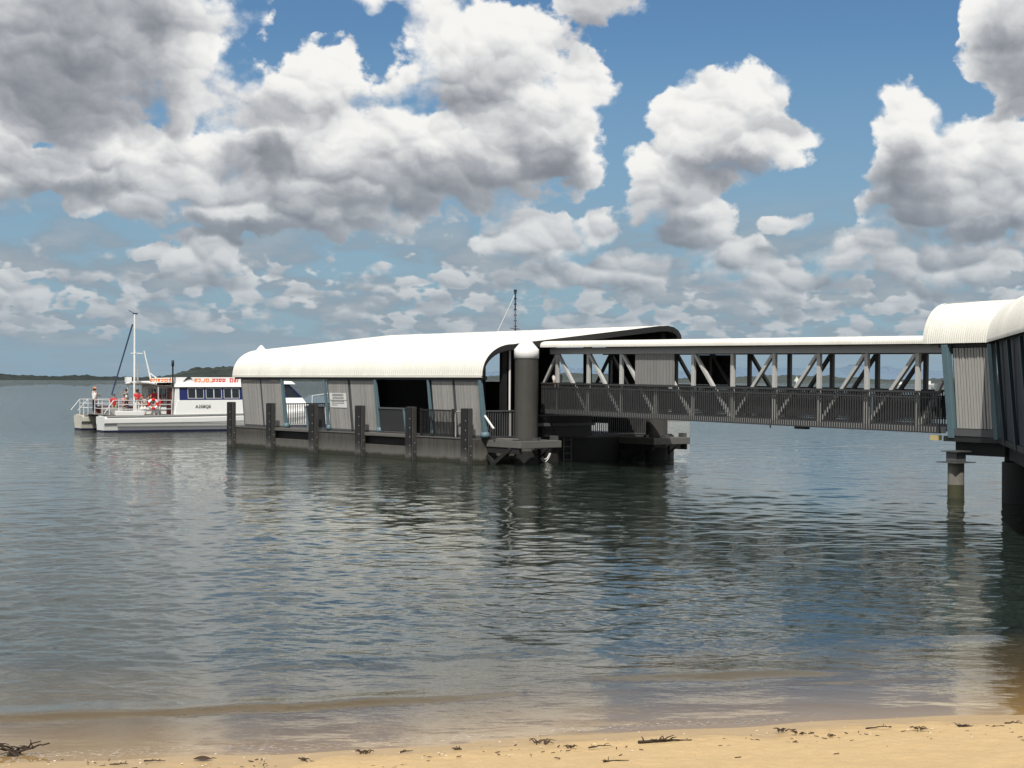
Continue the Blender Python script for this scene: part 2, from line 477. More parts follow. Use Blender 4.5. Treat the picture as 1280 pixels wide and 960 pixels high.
def wave_height(X, Y, dY):
    """wind ripples coming ashore as a sum of many small sine trains; the short ones fade where the sheet is too coarse for them"""
    rng = np.random.RandomState(11)
    H = np.zeros(X.shape)
    patch = np.clip(0.80 + 1.7 * fbm2(X, Y * .6, .11, 3, 5.0), .3, 1.6)
    for i in range(64):
        lam = 0.20 * (3.6 / 0.20) ** ((i + .5) / 64)
        ang = rng.normal(0.10, 0.80)
        kx, ky = math.sin(ang) * 2 * math.pi / lam, -math.cos(ang) * 2 * math.pi / lam
        slope = 0.0108 * (1.3 if .26 < lam < 1.0 else .62)
        a = slope * lam / (2 * math.pi)
        fade = np.clip((lam / (dY * 2.2)) - 1, 0, 1)
        ph = kx * X + ky * Y + rng.uniform(0, 6.283)
        # trains bend a little so crests are short
        ph = ph + 1.3 * fbm2(X + 31 * i, Y, .35 / lam ** .5, 1, i)
        s = np.sin(ph)
        H += a * fade * (s - .26 * np.cos(2 * ph))
    near = Y < 48
    Xn, Yn, dn = X[near], Y[near], dY[near]
    hn = np.zeros(Xn.shape)
    for i in range(26):
        lam = 0.09 * (.22 / .09) ** ((i + .5) / 26)
        ang = rng.normal(0.1, .9)
        kx, ky = math.sin(ang) * 2 * math.pi / lam, -math.cos(ang) * 2 * math.pi / lam
        hn += .0165 * lam / (2 * math.pi) * np.clip((lam / (dn * 2.2)) - 1, 0, 1) * np.sin(kx * Xn + ky * Yn + rng.uniform(0, 6.283) + 2.0 * fbm2(Xn + 13 * i, Yn, .9, 1, i + .5))
    H[near] += hn * np.clip(.7 + 2.8 * fbm2(Xn, Yn, .35, 2, 8.0), .15, 2.0)
    return H * patch


def build_water():
    m, n, b = new_mat('sea_water')
    t = m.node_tree
    t.nodes.remove(b)
    at = n.new('ShaderNodeAttribute', attribute_name='depth')
    dep = at.outputs['Fac']
    geo = n.new('ShaderNodeNewGeometry')
    P = geo.outputs['Position']
    y = n.sep(P)[1]
    # fine ripples by bump: near and far scales
    near = n.noise(n.v('MULTIPLY', P, (5.0, 10.0, 1)), 1.0, 3, .55, dim='2D')
    mid = n.noise(n.v('MULTIPLY', P, (.85, 2.0, 1)), 1.0, 4, .6, dim='2D')
    far = n.noise(n.v('MULTIPLY', P, (.045, .16, 1)), 1.0, 4, .65, dim='2D')
    fn = n.map(y, 16, 60, 1, .15); fm = n.map(y, 38, 110, 0, 1); ff = n.map(y, 120, 500, 0, 1)
    h = n.m('MULTIPLY', n.m('MULTIPLY', near, .0035), fn)
    h = n.m('ADD', h, n.m('MULTIPLY', n.m('MULTIPLY', mid, .10), fm))
    h = n.m('ADD', h, n.m('MULTIPLY', n.m('MULTIPLY', far, .85), ff))
    h = n.m('MULTIPLY', h, n.map(dep, 0.0, .12, .05, 1))
    bp = n.new('ShaderNodeBump'); bp.inputs['Strength'].default_value = 1.0; bp.inputs['Distance'].default_value = 1.0
    n.put(bp.inputs['Height'], h)
    N = bp.outputs[0]
    fr = n.new('ShaderNodeFresnel'); fr.inputs['IOR'].default_value = 1.38
    t.links.new(N, fr.inputs['Normal'])
    gl = n.new('ShaderNodeBsdfGlossy'); gl.inputs['Roughness'].default_value = .0
    gl.inputs['Color'].default_value = (.975, .985, .955, 1)
    t.links.new(N, gl.inputs['Normal'])
    body = n.new('ShaderNodeBsdfDiffuse')
    murk = n.noise(P, .12, 3, .5, dim='2D')
    deep = n.mix(murk, (.012, .020, .016, 1), (.019, .028, .021, 1))
    n.put(body.inputs['Color'], n.mix(n.map(dep, .12, .50, 0, 1, True), (.115, .088, .042, 1), deep))
    tr = n.new('ShaderNodeBsdfTransparent')
    n.put(tr.inputs['Color'], n.mix(n.map(dep, 0, .6, 0, 1), (.98, .955, .90, 1), (.66, .55, .32, 1)))
    mx = n.new('ShaderNodeMixShader')
    n.put(mx.inputs[0], n.m('SUBTRACT', 1.0, n.m('POWER', 2.718, n.m('MULTIPLY', dep, -4.6))))
    t.links.new(tr.outputs[0], mx.inputs[1]); t.links.new(body.outputs[0], mx.inputs[2])
    mx2 = n.new('ShaderNodeMixShader')
    t.links.new(fr.outputs[0], mx2.inputs[0])
    t.links.new(mx.outputs[0], mx2.inputs[1]); t.links.new(gl.outputs[0], mx2.inputs[2])
    # broken lace of foam where the film runs out
    fo = n.noise(n.v('MULTIPLY', P, (16, 30, 1)), 1.0, 5, .7, dim='2D')
    side = n.noise(n.v('MULTIPLY', P, (.35, .35, 1)), 1.0, 2, .5, dim='2D')
    band = n.m('MULTIPLY', n.map(dep, .002, .012, 0, 1), n.map(dep, .014, .028, 1, 0))
    fm_ = n.m('MULTIPLY', n.m('MULTIPLY', band, n.map(fo, .55, .66)), n.map(side, .46, .56))
    fd = n.new('ShaderNodeBsdfDiffuse'); fd.inputs['Color'].default_value = (.8, .78, .74, 1)
    mx3 = n.new('ShaderNodeMixShader')
    n.put(mx3.inputs[0], n.m('MULTIPLY', fm_, .42))
    t.links.new(mx2.outputs[0], mx3.inputs[1]); t.links.new(fd.outputs[0], mx3.inputs[2])
    t.links.new(mx3.outputs[0], t.nodes['Material Output'].inputs[0])

    # rows closer together near the beach
    rows = [13.6]
    while rows[-1] < 45000:
        y_ = rows[-1]
        rows.append(y_ + max(.026, min(y_ * y_ / (EYE * 1664) * (.42 if y_ < 90 else .6), y_ * .35)))
    rows = np.array(rows)
    nd, ns = 560, 14
    tt = np.concatenate([-np.linspace(3.2, 1.06, ns) , np.linspace(-1, 1, nd), np.linspace(1.06, 3.2, ns)])
    X = np.outer(.335 * rows + 1.2, tt); X += (np.abs(tt)[None, :] > 1) * np.sign(tt)[None, :] * (np.abs(tt)[None, :] - 1) * 60
    Y = np.repeat(rows[:, None], X.shape[1], 1)
    dY = np.maximum(np.gradient(rows)[:, None], (.335 * rows + 1.2)[:, None] * 2 / nd) * np.ones_like(X)
    off = Y - shore_y(X)                       # distance seaward of the still water line
    Z = wave_height(X, Y, dY) * np.clip((off - .6) / 7.0, 0.03, 1.0)
    # two low swells running onto the beach
    for d0, a, w, sd, xa, xb in ((2.15, .068, .38, 2.0, -40, -.6), (3.0, .055, .55, 7.0, 1.2, 3.6), (4.9, .035, .7, 9.0, -3, 40)):
        c = d0 + .9 * fbm2(X, X * 0, .22, 2, sd)
        u = off - c
        w_ = np.where(u < 0, w * .45, w * 1.2)
        Z += a * np.exp(-(u / w_) ** 2) * np.clip(0.62 + 2.0 * fbm2(X, X * 0, .3, 2, sd + 3), .12, 1.1) * (.12 + .88 * np.clip((X - xa) / 1.5 + .5, 0, 1) * np.clip((xb - X) / 1.8 + .5, 0, 1))
    # thin film in the swash: small diagonal backwash ripples
    sw = np.clip(off / .5, 0, 1) * np.clip(1 - off / 3.2, 0, 1)
    Z += sw * (.0016 * np.sin((X * .9 + off * 4.0) * 2.2 + 7 * fbm2(X, Y, .9, 3, 4)) + .0022 * fbm2(X * .8, Y * 3, 3.5, 3, 6.0))
    dep = np.clip(Z - sand_z(X, Y), 0, 10)
    o = grid_object('sea', X, Y, Z, m)
    a = o.data.attributes.new('depth', 'FLOAT', 'POINT')
    a.data.foreach_set('value', dep.ravel().astype(np.float32))
    o['kind'] = 'structure'


build_sand()
build_water()
# ------------------------------------------------------------------ mesh helpers
class MB:
    """collects boxes, bars, tubes, turned shapes and prisms; build() links them as one mesh object"""
    def __init__(s):
        s.v = []; s.f = []; s.sm = []; s.cuts = []
    def cut(s):
        """what follows is a piece of its own when built with each()"""
        s.cuts.append((len(s.v), len(s.f)))
        return s
    def each(s, name, m, parent=None, bevel=0.0, auto=True):
        """one object per piece: pieces end at cut(), or at every loose piece when no cut was made"""
        if not s.cuts:
            # loose pieces by shared vertices
            par = list(range(len(s.v)))
            def find(i):
                while par[i] != i:
                    par[i] = par[par[i]]; i = par[i]
                return i
            for f in s.f:
                for i in f[1:]:
                    par[find(i)] = find(f[0])
            groups = {}
            for fi, f in enumerate(s.f):
                groups.setdefault(find(f[0]), []).append(fi)
            sets = list(groups.values())
        else:
            ends = [c[1] for c in s.cuts] + [len(s.f)]
            sets = []; a = 0
            for e in ends:
                if e > a:
                    sets.append(list(range(a, e)))
                a = e
        out = []
        for fs in sets:
            ids = sorted({i for fi in fs for i in s.f[fi]}); mp = {i: k for k, i in enumerate(ids)}
            q = MB(); q.v = [s.v[i] for i in ids]; q.f = [tuple(mp[i] for i in s.f[fi]) for fi in fs]; q.sm = [s.sm[fi] for fi in fs]
            out.append(q.build(name, m, parent, bevel))
        return out
    def add(s, vs, fs, smooth=False):
        o = len(s.v)
        s.v += [tuple(p) for p in vs]
        s.f += [tuple(i + o for i in f) for f in fs]
        s.sm += [smooth] * len(fs)
        return s
    def box(s, x0, x1, y0, y1, z0, z1):
        vs = [(x, y, z) for z in (z0, z1) for y in (y0, y1) for x in (x0, x1)]
        return s.add(vs, [(0, 2, 3, 1), (4, 5, 7, 6), (0, 1, 5, 4), (2, 6, 7, 3), (0, 4, 6, 2), (1, 3, 7, 5)])
    def hexa(s, lo, hi):
        """two quads (each four points, same order) joined"""
        vs = list(lo) + list(hi)
        return s.add(vs, [(3, 2, 1, 0), (4, 5, 6, 7), (0, 1, 5, 4), (1, 2, 6, 5), (2, 3, 7, 6), (3, 0, 4, 7)])
    def bar(s, a, b, w, h=None, up=(0, 0, 1), w2=None):
        """square bar from a to b"""
        a = Vector(a); b = Vector(b); h = h or w
        d = (b - a).normalized()
        u = Vector(up)
        if abs(d.dot(u)) > .98:
            u = Vector((1, 0, 0))
        sx = d.cross(u).normalized(); sy = sx.cross(d).normalized()
        k = 1 if w2 is None else w2 / w
        q = lambda p, e: [p + sx * (i * w / 2 * e) + sy * (j * h / 2 * e) for i, j in ((-1, -1), (1, -1), (1, 1), (-1, 1))]
        return s.hexa(q(a, 1), q(b, k))
    def tube(s, pts, r, n=8, cap=True, r2=None):
        pts = [Vector(p) for p in pts]
        rings = []
        prev = None
        for i, p in enumerate(pts):
            d = (pts[min(i + 1, len(pts) - 1)] - pts[max(i - 1, 0)]).normalized()
            if prev is None:
                u = Vector((0, 0, 1)) if abs(d.z) < .9 else Vector((1, 0, 0))
                sx = d.cross(u).normalized()
            else:
                sx = (prev - d * prev.dot(d)).normalized()
            prev = sx
            sy = d.cross(sx)
            rr = r if r2 is None else r + (r2 - r) * i / (len(pts) - 1)
            if isinstance(r, (list, tuple)):
                rr = r[i]
            rings.append([p + (sx * math.cos(t) + sy * math.sin(t)) * rr for t in (2 * math.pi * k / n for k in range(n))])
        vs = [v for R in rings for v in R]
        fs = [(i * n + k, i * n + (k + 1) % n, (i + 1) * n + (k + 1) % n, (i + 1) * n + k) for i in range(len(pts) - 1) for k in range(n)]
        s.add(vs, fs, True)
        if cap:
            s.add(rings[0], [tuple(range(n))[::-1]]); s.add(rings[-1], [tuple(range(n))])
        return s
    def lathe(s, prof, c=(0, 0, 0), n=24, smooth=True):
        vs = []
        for r, z in prof:
            vs += [(c[0] + r * math.cos(2 * math.pi * k / n), c[1] + r * math.sin(2 * math.pi * k / n), c[2] + z) for k in range(n)]
        fs = [(i * n + k, i * n + (k + 1) % n, (i + 1) * n + (k + 1) % n, (i + 1) * n + k) for i in range(len(prof) - 1) for k in range(n)]
        return s.add(vs, fs, smooth)
    def prism(s, poly, z0, z1):
        n = len(poly)
        vs = [(x, y, z0) for x, y in poly] + [(x, y, z1) for x, y in poly]
        fs = [tuple(range(n))[::-1], tuple(range(n, 2 * n))] + [(i, (i + 1) % n, (i + 1) % n + n, i + n) for i in range(n)]
        return s.add(vs, fs)
    def strip(s, rings, smooth=True, closed=False):
        """surface through equally long rows of points"""
        n = len(rings[0])
        vs = [p for R in rings for p in R]
        m = n if closed else n - 1
        fs = [(i * n + k, i * n + (k + 1) % n, (i + 1) * n + (k + 1) % n, (i + 1) * n + k) for i in range(len(rings) - 1) for k in range(m)]
        return s.add(vs, fs, smooth)
    def torus(s, c, R, r, axis=(0, 1, 0), n=24, k=8, a0=0, a1=2 * math.pi):
        ax = Vector(axis).normalized()
        u = ax.orthogonal().normalized(); w = ax.cross(u)
        full = abs(a1 - a0) > 6.28
        pts = [Vector(c) + (u * math.cos(t) + w * math.sin(t)) * R for t in (a0 + (a1 - a0) * i / n for i in range(n + 1))]
        return s.tube(pts, r, k, cap=not full)
    def ball(s, c, r, n=10, sc=(1, 1, 1)):
        prof = [(math.sin(math.pi * i / n), -math.cos(math.pi * i / n)) for i in range(n + 1)]
        vs0 = MB().lathe([(max(a, 1e-4), b) for a, b in prof], n=n + 4)
        return s.add([(c[0] + p[0] * r * sc[0], c[1] + p[1] * r * sc[1], c[2] + p[2] * r * sc[2]) for p in vs0.v], vs0.f, True)
    def build(s, name, m, parent=None, bevel=0.0):
        me = bpy.data.meshes.new(name)
        me.from_pydata(s.v, [], s.f)
        bm = bmesh.new(); bm.from_mesh(me)
        bmesh.ops.recalc_face_normals(bm, faces=bm.faces)
        bm.to_mesh(me); bm.free()
        for p, q in zip(me.polygons, s.sm):
            p.use_smooth = q
        me.materials.append(m)
        me.update()
        o = bpy.data.objects.new(name, me)
        COL.objects.link(o)
        if parent:
            o.parent = parent
        if bevel:
            md = o.modifiers.new('edge', 'BEVEL'); md.width = bevel; md.segments = 2; md.limit_method = 'ANGLE'
        return o


def tag(o, label, cat, group=None):
    o['label'] = label; o['category'] = cat
    if group:
        o['group'] = group
    return o


def thing(name, label, cat, loc=(0, 0, 0), rz=0.0, group=None, tilt=0.0):
    o = bpy.data.objects.new(name, None)
    o.empty_display_size = .3
    COL.objects.link(o)
    o.location = loc; o.rotation_euler = (0, tilt, rz)
    return tag(o, label, cat, group)


def copy_tree(o, parent=None):
    c = o.copy(); COL.objects.link(c); c.parent = parent
    for ch in list(o.children):
        copy_tree(ch, c)
    return c


def pickets(mb, a, b, z0, z1, pitch, w, fn=None):
    """upright bars between two points on plan"""
    a = Vector(a); b = Vector(b)
    n = max(2, int((b - a).length / pitch))
    for i in range(n + 1):
        p = a + (b - a) * (i / n)
        mb.box(p.x - w / 2, p.x + w / 2, p.y - w / 2, p.y + w / 2, z0, z1)
    return mb


# ------------------------------------------------------------------ floating pontoon
PO = (-1.52, 67.2, 0.0)
PA = math.radians(-53.0)
PL = 20.95
pon = thing('ferry_pontoon', 'long floating ferry pontoon with curved white roof, grey panels and black fender posts', 'pontoon', PO, PA)
FEND = [-(.33 + 4.08 * k) for k in range(6)]
SOLID = [(FEND[1], 0.0), (FEND[3], FEND[2]), (-PL, FEND[4])]
OPEN = [(FEND[2], FEND[1]), (FEND[4], FEND[3])]

h = MB().box(-PL, 0, .30, 10.9, -.7, 1.0)
for a, b in SOLID:
    # concrete cast in lengths with open joints
    n = 3
    for i in range(n):
        u0 = a + (b - a) * i / n; u1 = a + (b - a) * (i + 1) / n
        h.box(u0 + .008, u1 - .008, 0, .299, -.7, .985)
for a, b in OPEN:
    h.box(a, b, 0, .299, -.7, .55)
h.build('hull', M_HULL, pon, .012)
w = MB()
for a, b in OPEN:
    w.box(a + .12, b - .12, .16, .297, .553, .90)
w.each('recess_shade', M_HULLD, pon)  # dark sheet: the shade of the recess is put into its colour
w = MB()
for a, b in OPEN:
    w.box(a + .10, b - .10, -.06, .45, .93, 1.06)
w.each('deck_edge_plank', M_WALE, pon, .01)
w = MB()
for a, b in SOLID:
    w.box(a + .1, b - .1, -.03, .10, .99, 1.03)
w.each('hull_kerb', M_WALE, pon)
MB().box(-PL + .05, -.05, .46, 10.85, 1.003, 1.05).build('deck', M_GREYD, pon)
for x in FEND:
    f = MB().box(x - .24, x + .24, -.21, -.003, -.9, 2.25).build('fender_post', M_FEND, pon, .02)
    MB().box(x - .25, x + .20, -.27, -.213, -.9, 2.24).build('fender_face', M_PILE, f, .015)
    b = MB()
    for z in (.25, .62, .98, 1.36, 1.75):
        b.tube([(x + .12, -.271, z), (x + .12, -.285, z)], .022, 8)
        if z < .7:
            b.tube([(x + .241, -.10, z + .1), (x + .255, -.10, z + .1)], .020, 8)
    b.each('bolt', M_BOLT, f)

# roof: the section (across the pontoon) swept along it
prof = []
for i in range(13):
    t = math.pi / 2 * i / 12
    prof.append((.17 + 1.55 * (1 - math.cos(t)), 3.56 + 1.30 * math.sin(t) ** .92))
prof += [(2.4, 4.95), (4.0, 5.13), (6.0, 5.36), (8.2, 5.61), (9.7, 5.78), (10.2, 5.80), (10.55, 5.74), (10.82, 5.60), (10.97, 5.40), (11.02, 5.12)]
X0, X1 = -PL - .25, .35


def inset(pr, d):
    out = []
    for i, (y, z) in enumerate(pr):
        a = pr[max(i - 1, 0)]; b = pr[min(i + 1, len(pr) - 1)]
        ty, tz = b[0] - a[0], b[1] - a[1]
        L = math.hypot(ty, tz)
        out.append((y + tz / L * d, z - ty / L * d))
    return out


# ribbed sheets laid from eave to ridge, each about a metre wide with a lap
nr = int((X1 - X0) / .16)
rg = []
for i in range(nr * 6 + 1):
    x = X0 + (X1 - X0) * i / (nr * 6)
    h_ = .020 if i % 6 in (1, 2) else 0.0
    h_ += .006 if (i // 6) % 6 == 0 else 0.0
    rg.append([(x, y, z) for y, z in inset(prof, -h_)])
r = MB().strip(rg, True)
pin = inset(prof, .035)
xs = np.linspace(X0, X1, 40)
r.strip([[(x, prof[0][0], prof[0][1]) for x in xs], [(x, pin[0][0], pin[0][1] - .002) for x in xs]], False)
r.build('roof', M_ROOF, pon)
g = MB()
g.box(X0 + .05, X1 - .05, prof[0][0] - .05, prof[0][0] - .03, 3.50, 3.60).box(X0 + .05, X1 - .05, prof[0][0] - .03, prof[0][0] + .05, 3.50, 3.515)
g.build('gutter', M_ROOF, pon)
pin2 = inset(prof, .05)
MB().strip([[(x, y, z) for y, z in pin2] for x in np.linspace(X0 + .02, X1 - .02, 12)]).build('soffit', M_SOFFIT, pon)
for xe, dx in ((X1, -.28), (X0, .28)):
    p1 = inset(prof, -.012); p2 = [inset(prof, .06 + .17 * min(1, max(0, (z - 3.9) / .9)))[i] for i, (y, z) in enumerate(prof)]
    g = MB()
    e0, e1 = xe + (.012 if dx < 0 else -.012), xe + dx
    k0 = [(e0, y, z) for y, z in p1]; k1 = [(e0, y, z) for y, z in p2]; k2 = [(e1, y, z) for y, z in p2]
    g.strip([k0, k1, k2], False)
    g.strip([[(e0, y, z) for y, z in p1], [(xe - (.03 if dx < 0 else -.03), y, z) for y, z in p1]], False)
    g.build('roof_fascia', M_CHAR, pon)
MB().box(X0 + .1, X1 - .1, .24, .46, 3.40, 3.555).build('eave_beam', M_CHAR, pon)
g = MB()
for x in np.arange(-20.4, .3, 2.04):
    zz = [float(np.interp(y, [p[0] for p in pin2], [p[1] for p in pin2])) for y in (1.2, 2.4, 5.5, 10.2)]
    g.bar((x, 1.2, zz[0] - .12), (x, 2.4, zz[1] - .1), .08, .14); g.bar((x, 2.4, zz[1] - .1), (x, 10.2, zz[3] - .1), .08, .16).cut()
g.each('roof_rafter', M_CHAR, pon)


def lean_y(z):
    return .50 - (z - 1.1) * .095


def lean_panel(x0, x1, z0, z1, t=.05, dy=0.0):
    y0, y1 = lean_y(z0) + dy, lean_y(z1) + dy
    return MB().hexa([(x0, y0, z0), (x1, y0, z0), (x1, y0 + t, z0), (x0, y0 + t, z0)], [(x0, y1, z1), (x1, y1, z1), (x1, y1 + t, z1), (x0, y1 + t, z1)])


for x0, x1 in ((-20.48, -18.55), (-18.40, -16.40), (-12.02, -10.26), (-10.04, -8.01), (-3.48, -1.97), (-1.78, -.13)):
    pnl = lean_panel(x0, x1, 1.14, 3.33).build('batten_panel', M_SLAT, pon)
    fr = MB()
    for (xa, xb, za, zb) in ((x0 - .05, x0 - .002, 1.10, 3.38), (x1 + .002, x1 + .05, 1.10, 3.38)):
        fr.hexa(*[[(xa, lean_y(z) - .01, z), (xb, lean_y(z) - .01, z), (xb, lean_y(z) + .09, z), (xa, lean_y(z) + .09, z)] for z in (za, zb)])
    fr.box(x0, x1, lean_y(1.1) - .01, lean_y(1.1) + .09, 1.06, 1.135)
    fr.box(x0, x1, lean_y(3.36) - .01, lean_y(3.36) + .09, 3.335, 3.40)
    fr.build('panel_frame', M_GREYD, pnl)
# raked blue posts between the bays
for x, w0 in ((-16.2, .17), (-12.22, .13), (-7.82, .17), (-3.66, .13), (.10, .20)):
    g = MB()
    yb, yt = lean_y(1.08) - .02, lean_y(3.38) - .06
    g.hexa([(x - w0 / 2, yb - w0 / 2, 1.05), (x + w0 / 2, yb - w0 / 2, 1.05), (x + w0 / 2, yb + w0 / 2, 1.05), (x - w0 / 2, yb + w0 / 2, 1.05)],
           [(x - w0 * .5, yt - w0 * .30, 3.39), (x + w0 * .36, yt - w0 * .30, 3.39), (x + w0 * .36, yt + w0 * .3, 3.39), (x - w0 * .5, yt + w0 * .3, 3.39)])
    po = g.build('raked_post', M_BLUE, pon, .012)
    MB().lathe([(w0 * .55, 0), (w0 * .95, .03), (w0 * 1.05, .10), (w0 * .9, .20), (w0 * .62, .24), (.01, .245)], (x, yb, 1.055), 12).build('post_shoe', M_BLUE, po)
# screens in the open bays and the picket rails in front of the panels
for x0, x1 in ((-7.70, -5.70), (-14.05, -12.45)):
    lean_panel(x0, x1, 1.16, 2.12, .03, -.06).build('mesh_screen', M_MESH, pon)
    g = MB()
    g.bar((x0 - .03, lean_y(2.15) - .05, 2.15), (x1 + .12, lean_y(2.15) - .05, 2.15), .07)
    g.bar((x0, lean_y(1.12) - .04, 1.12), (x1, lean_y(1.12) - .04, 1.12), .05)
    g.each('screen_rail', M_GREYD, pon)
    xb = x1 + .02 if x0 > -9 else x0 - .05
    MB().bar((xb + .1, lean_y(1.05) - .06, 1.05), (xb - .02, lean_y(2.1) - .06, 2.13), .13, .11, w2=.09).build('screen_post', M_BLUE, pon, .01)
g = MB()
pickets(g, (-4.0, .13), (-1.72, .13), 1.12, 2.10, .105, .026)
g.box(-4.08, -1.66, .10, .16, 2.10, 2.16).box(-4.08, -1.66, .11, .15, 1.08, 1.115)
g.box(-4.08, -4.0, .09, .17, 1.03, 2.2).box(-1.72, -1.64, .09, .17, 1.03, 2.2)
g.build('picket_rail', M_CHAR, pon)
g = MB().tube([(-1.5, .14, 1.05), (-1.5, .14, 2.0), (-1.42, .14, 2.1), (-.5, .14, 2.1)], .03, 8).tube([(-.4, .14, 1.05), (-.42, .14, 2.1)], .03, 8)
g.build('tube_rail', M_GREY, pon)
g = MB()
pickets(g, (-16.1, 3.2), (-12.5, 3.2), 1.1, 2.08, .13, .03)
g.box(-16.2, -12.4, 3.17, 3.23, 2.08, 2.14)
g.build('inner_picket_rail', M_CHAR, pon)
g = MB()
pickets(g, (-20.85, .8), (-20.85, 6.0), 1.1, 2.1, .13, .03)
g.box(-20.88, -20.82, .7, 6.0, 2.1, 2.16)
g.build('left_end_rail', M_CHAR, pon)
# side facing the gangway
g = MB()
pickets(g, (-.06, .75), (-.06, 3.1), 1.1, 2.10, .115, .030)
g.box(-.10, -.02, .65, 3.2, 2.105, 2.165).box(-.09, -.03, .7, 3.15, 1.06, 1.095)
g.build('end_picket_rail', M_GREYD, pon)
g = MB()
pickets(g, (-.06, 6.3), (-.06, 10.2), 1.1, 2.10, .115, .030)
g.box(-.10, -.02, 6.2, 10.3, 2.105, 2.165).box(-.09, -.03, 6.2, 10.3, 1.06, 1.095)
g.build('end_picket_rail', M_GREYD, pon)
g = MB()
for y in (1.62, 3.25, 6.15, 10.4):
    zt = float(np.interp(y, [p[0] for p in pin2], [p[1] for p in pin2])) - .05
    g.box(-.32, -.12, y - .12, y + .12, 1.05, zt)
g.each('end_column', M_CHAR, pon)
MB().tube([(-.10, 1.86, 1.1), (-.10, 1.86, 4.75)], .045, 8).build('downpipe', M_WHITE, pon)
MB().bar((.18, .40, 1.95), (.95, .28, 1.45), .07, .05).build('boom_arm', M_WHITE, pon)
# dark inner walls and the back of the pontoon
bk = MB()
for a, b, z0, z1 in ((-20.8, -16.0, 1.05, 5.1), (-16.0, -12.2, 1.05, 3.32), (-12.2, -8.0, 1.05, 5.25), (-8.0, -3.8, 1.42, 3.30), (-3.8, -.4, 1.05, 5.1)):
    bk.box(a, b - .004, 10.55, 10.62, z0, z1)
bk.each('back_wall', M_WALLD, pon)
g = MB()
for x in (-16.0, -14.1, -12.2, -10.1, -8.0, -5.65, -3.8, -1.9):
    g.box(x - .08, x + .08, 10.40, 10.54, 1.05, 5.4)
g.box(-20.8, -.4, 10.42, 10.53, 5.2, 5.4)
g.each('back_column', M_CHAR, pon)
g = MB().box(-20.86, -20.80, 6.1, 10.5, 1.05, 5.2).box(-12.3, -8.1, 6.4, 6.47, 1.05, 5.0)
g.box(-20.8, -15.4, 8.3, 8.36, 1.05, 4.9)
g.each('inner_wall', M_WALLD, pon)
g = MB()
for x0, x1 in ((-11.7, -8.6), (-19.8, -17.0), (-7.4, -4.6)):
    g.box(x0, x1, 5.3, 5.75, 1.42, 1.48).box(x0, x1, 5.76, 5.80, 1.55, 1.95)
    for x in (x0 + .2, x1 - .2):
        g.box(x - .04, x + .04, 5.35, 5.75, 1.05, 1.415)
    g.cut()
g.each('bench', M_PLANK, pon)
# raised landing for the gangway
g = MB().box(-3.2, .25, 3.35, 6.05, 1.75, 1.90)
for x in (-3.0, -.1):
    for y in (3.5, 5.9):
        g.box(x - .1, x + .1, y - .1, y + .1, 1.05, 1.745)
g.box(-3.2, .2, 3.36, 3.42, 1.05, 1.745).box(.14, .20, 3.45, 6.0, 1.05, 1.745)
g.build('landing', M_CHAR, pon)
MB().box(.003, .03, 2.8, 10.88, -.6, .96).build('end_shade_sheet', M_HULLD, pon)  # dark sheet painting the gangway's shadow onto the hull end
g = MB()
for y in (4.55, 4.95):
    g.tube([(.10, y, -.3), (.10, y, 1.0)], .03, 8)
for z in (.05, .33, .61, .89):
    g.tube([(.10, 4.55, z), (.10, 4.95, z)], .022, 8)
g.build('ladder', M_GREYD, pon)
MB().box(.28, .40, 2.7, 6.0, 1.50, 1.62).build('landing_beam', M_GREYD, pon)
# hanging hoses
g = MB()
for k, (y0, y1, dz) in enumerate(((2.75, 3.55, .62), (2.82, 3.50, .52))):
    g.tube([(.62, y0 + (y1 - y0) * t, .66 - dz * 4 * t * (1 - t)) for t in np.linspace(0, 1, 13)], .022, 6)
g.each('hose', M_WHITE, pon)
g = MB().tube([(.45, 3.6 + .35 * math.sin(t * 2), 1.6 - 1.0 * t) for t in np.linspace(0, 1, 8)], .03, 6)
g.build('cable', M_CHAR, pon)
# frames that hold the pontoon to its piles
for yc in (1.60, 8.65):
    g = MB()
    x0, x1, y0, y1 = .06, 2.35, yc - .93, yc + .93
    for z0, z1, t in ((.70, .98, .22),):
        g.box(x0, x1, y0 - t / 2, y0 + t / 2, z0, z1).box(x0, x1, y1 - t / 2, y1 + t / 2, z0, z1)
        g.box(x1 - t, x1, y0 + t / 2, y1 - t / 2, z0, z1 - .003).box(x0 + .3, x0 + .3 + t, y0 + t / 2, y1 - t / 2, z0, z1 - .003)
    pg = g.build('pile_guide', M_WALE, pon, .012)
    b = MB()
    for y in (y0, y1):
        b.bar((.05, y, -.25), (1.7, y, .70), .20, .16)
        b.bar((.05, y, .35), (.75, y, -.3), .16, .14)
        b.box(.08, 2.2, y - .07, y + .07, .46, .69)
    b.each('guide_brace', M_HULLD, pg)
    b = MB()
    for (dx, dy) in ((.58, 0), (-.58, 0), (0, .58), (0, -.58)):
        b.box(1.3 + dx - .09, 1.3 + dx + .09, yc + .05 + dy - .09, yc + .05 + dy + .09, .62, 1.08)
    b.box(1.75, 2.05, y1 - .02, y1 + .18, .55, 1.16)
    b.each('guide_roller', M_GREYD, pg)
MB().box(.5, 1.55, .72, 1.10, 1.0, 1.055).build('guide_step', M_PLANK, pon)

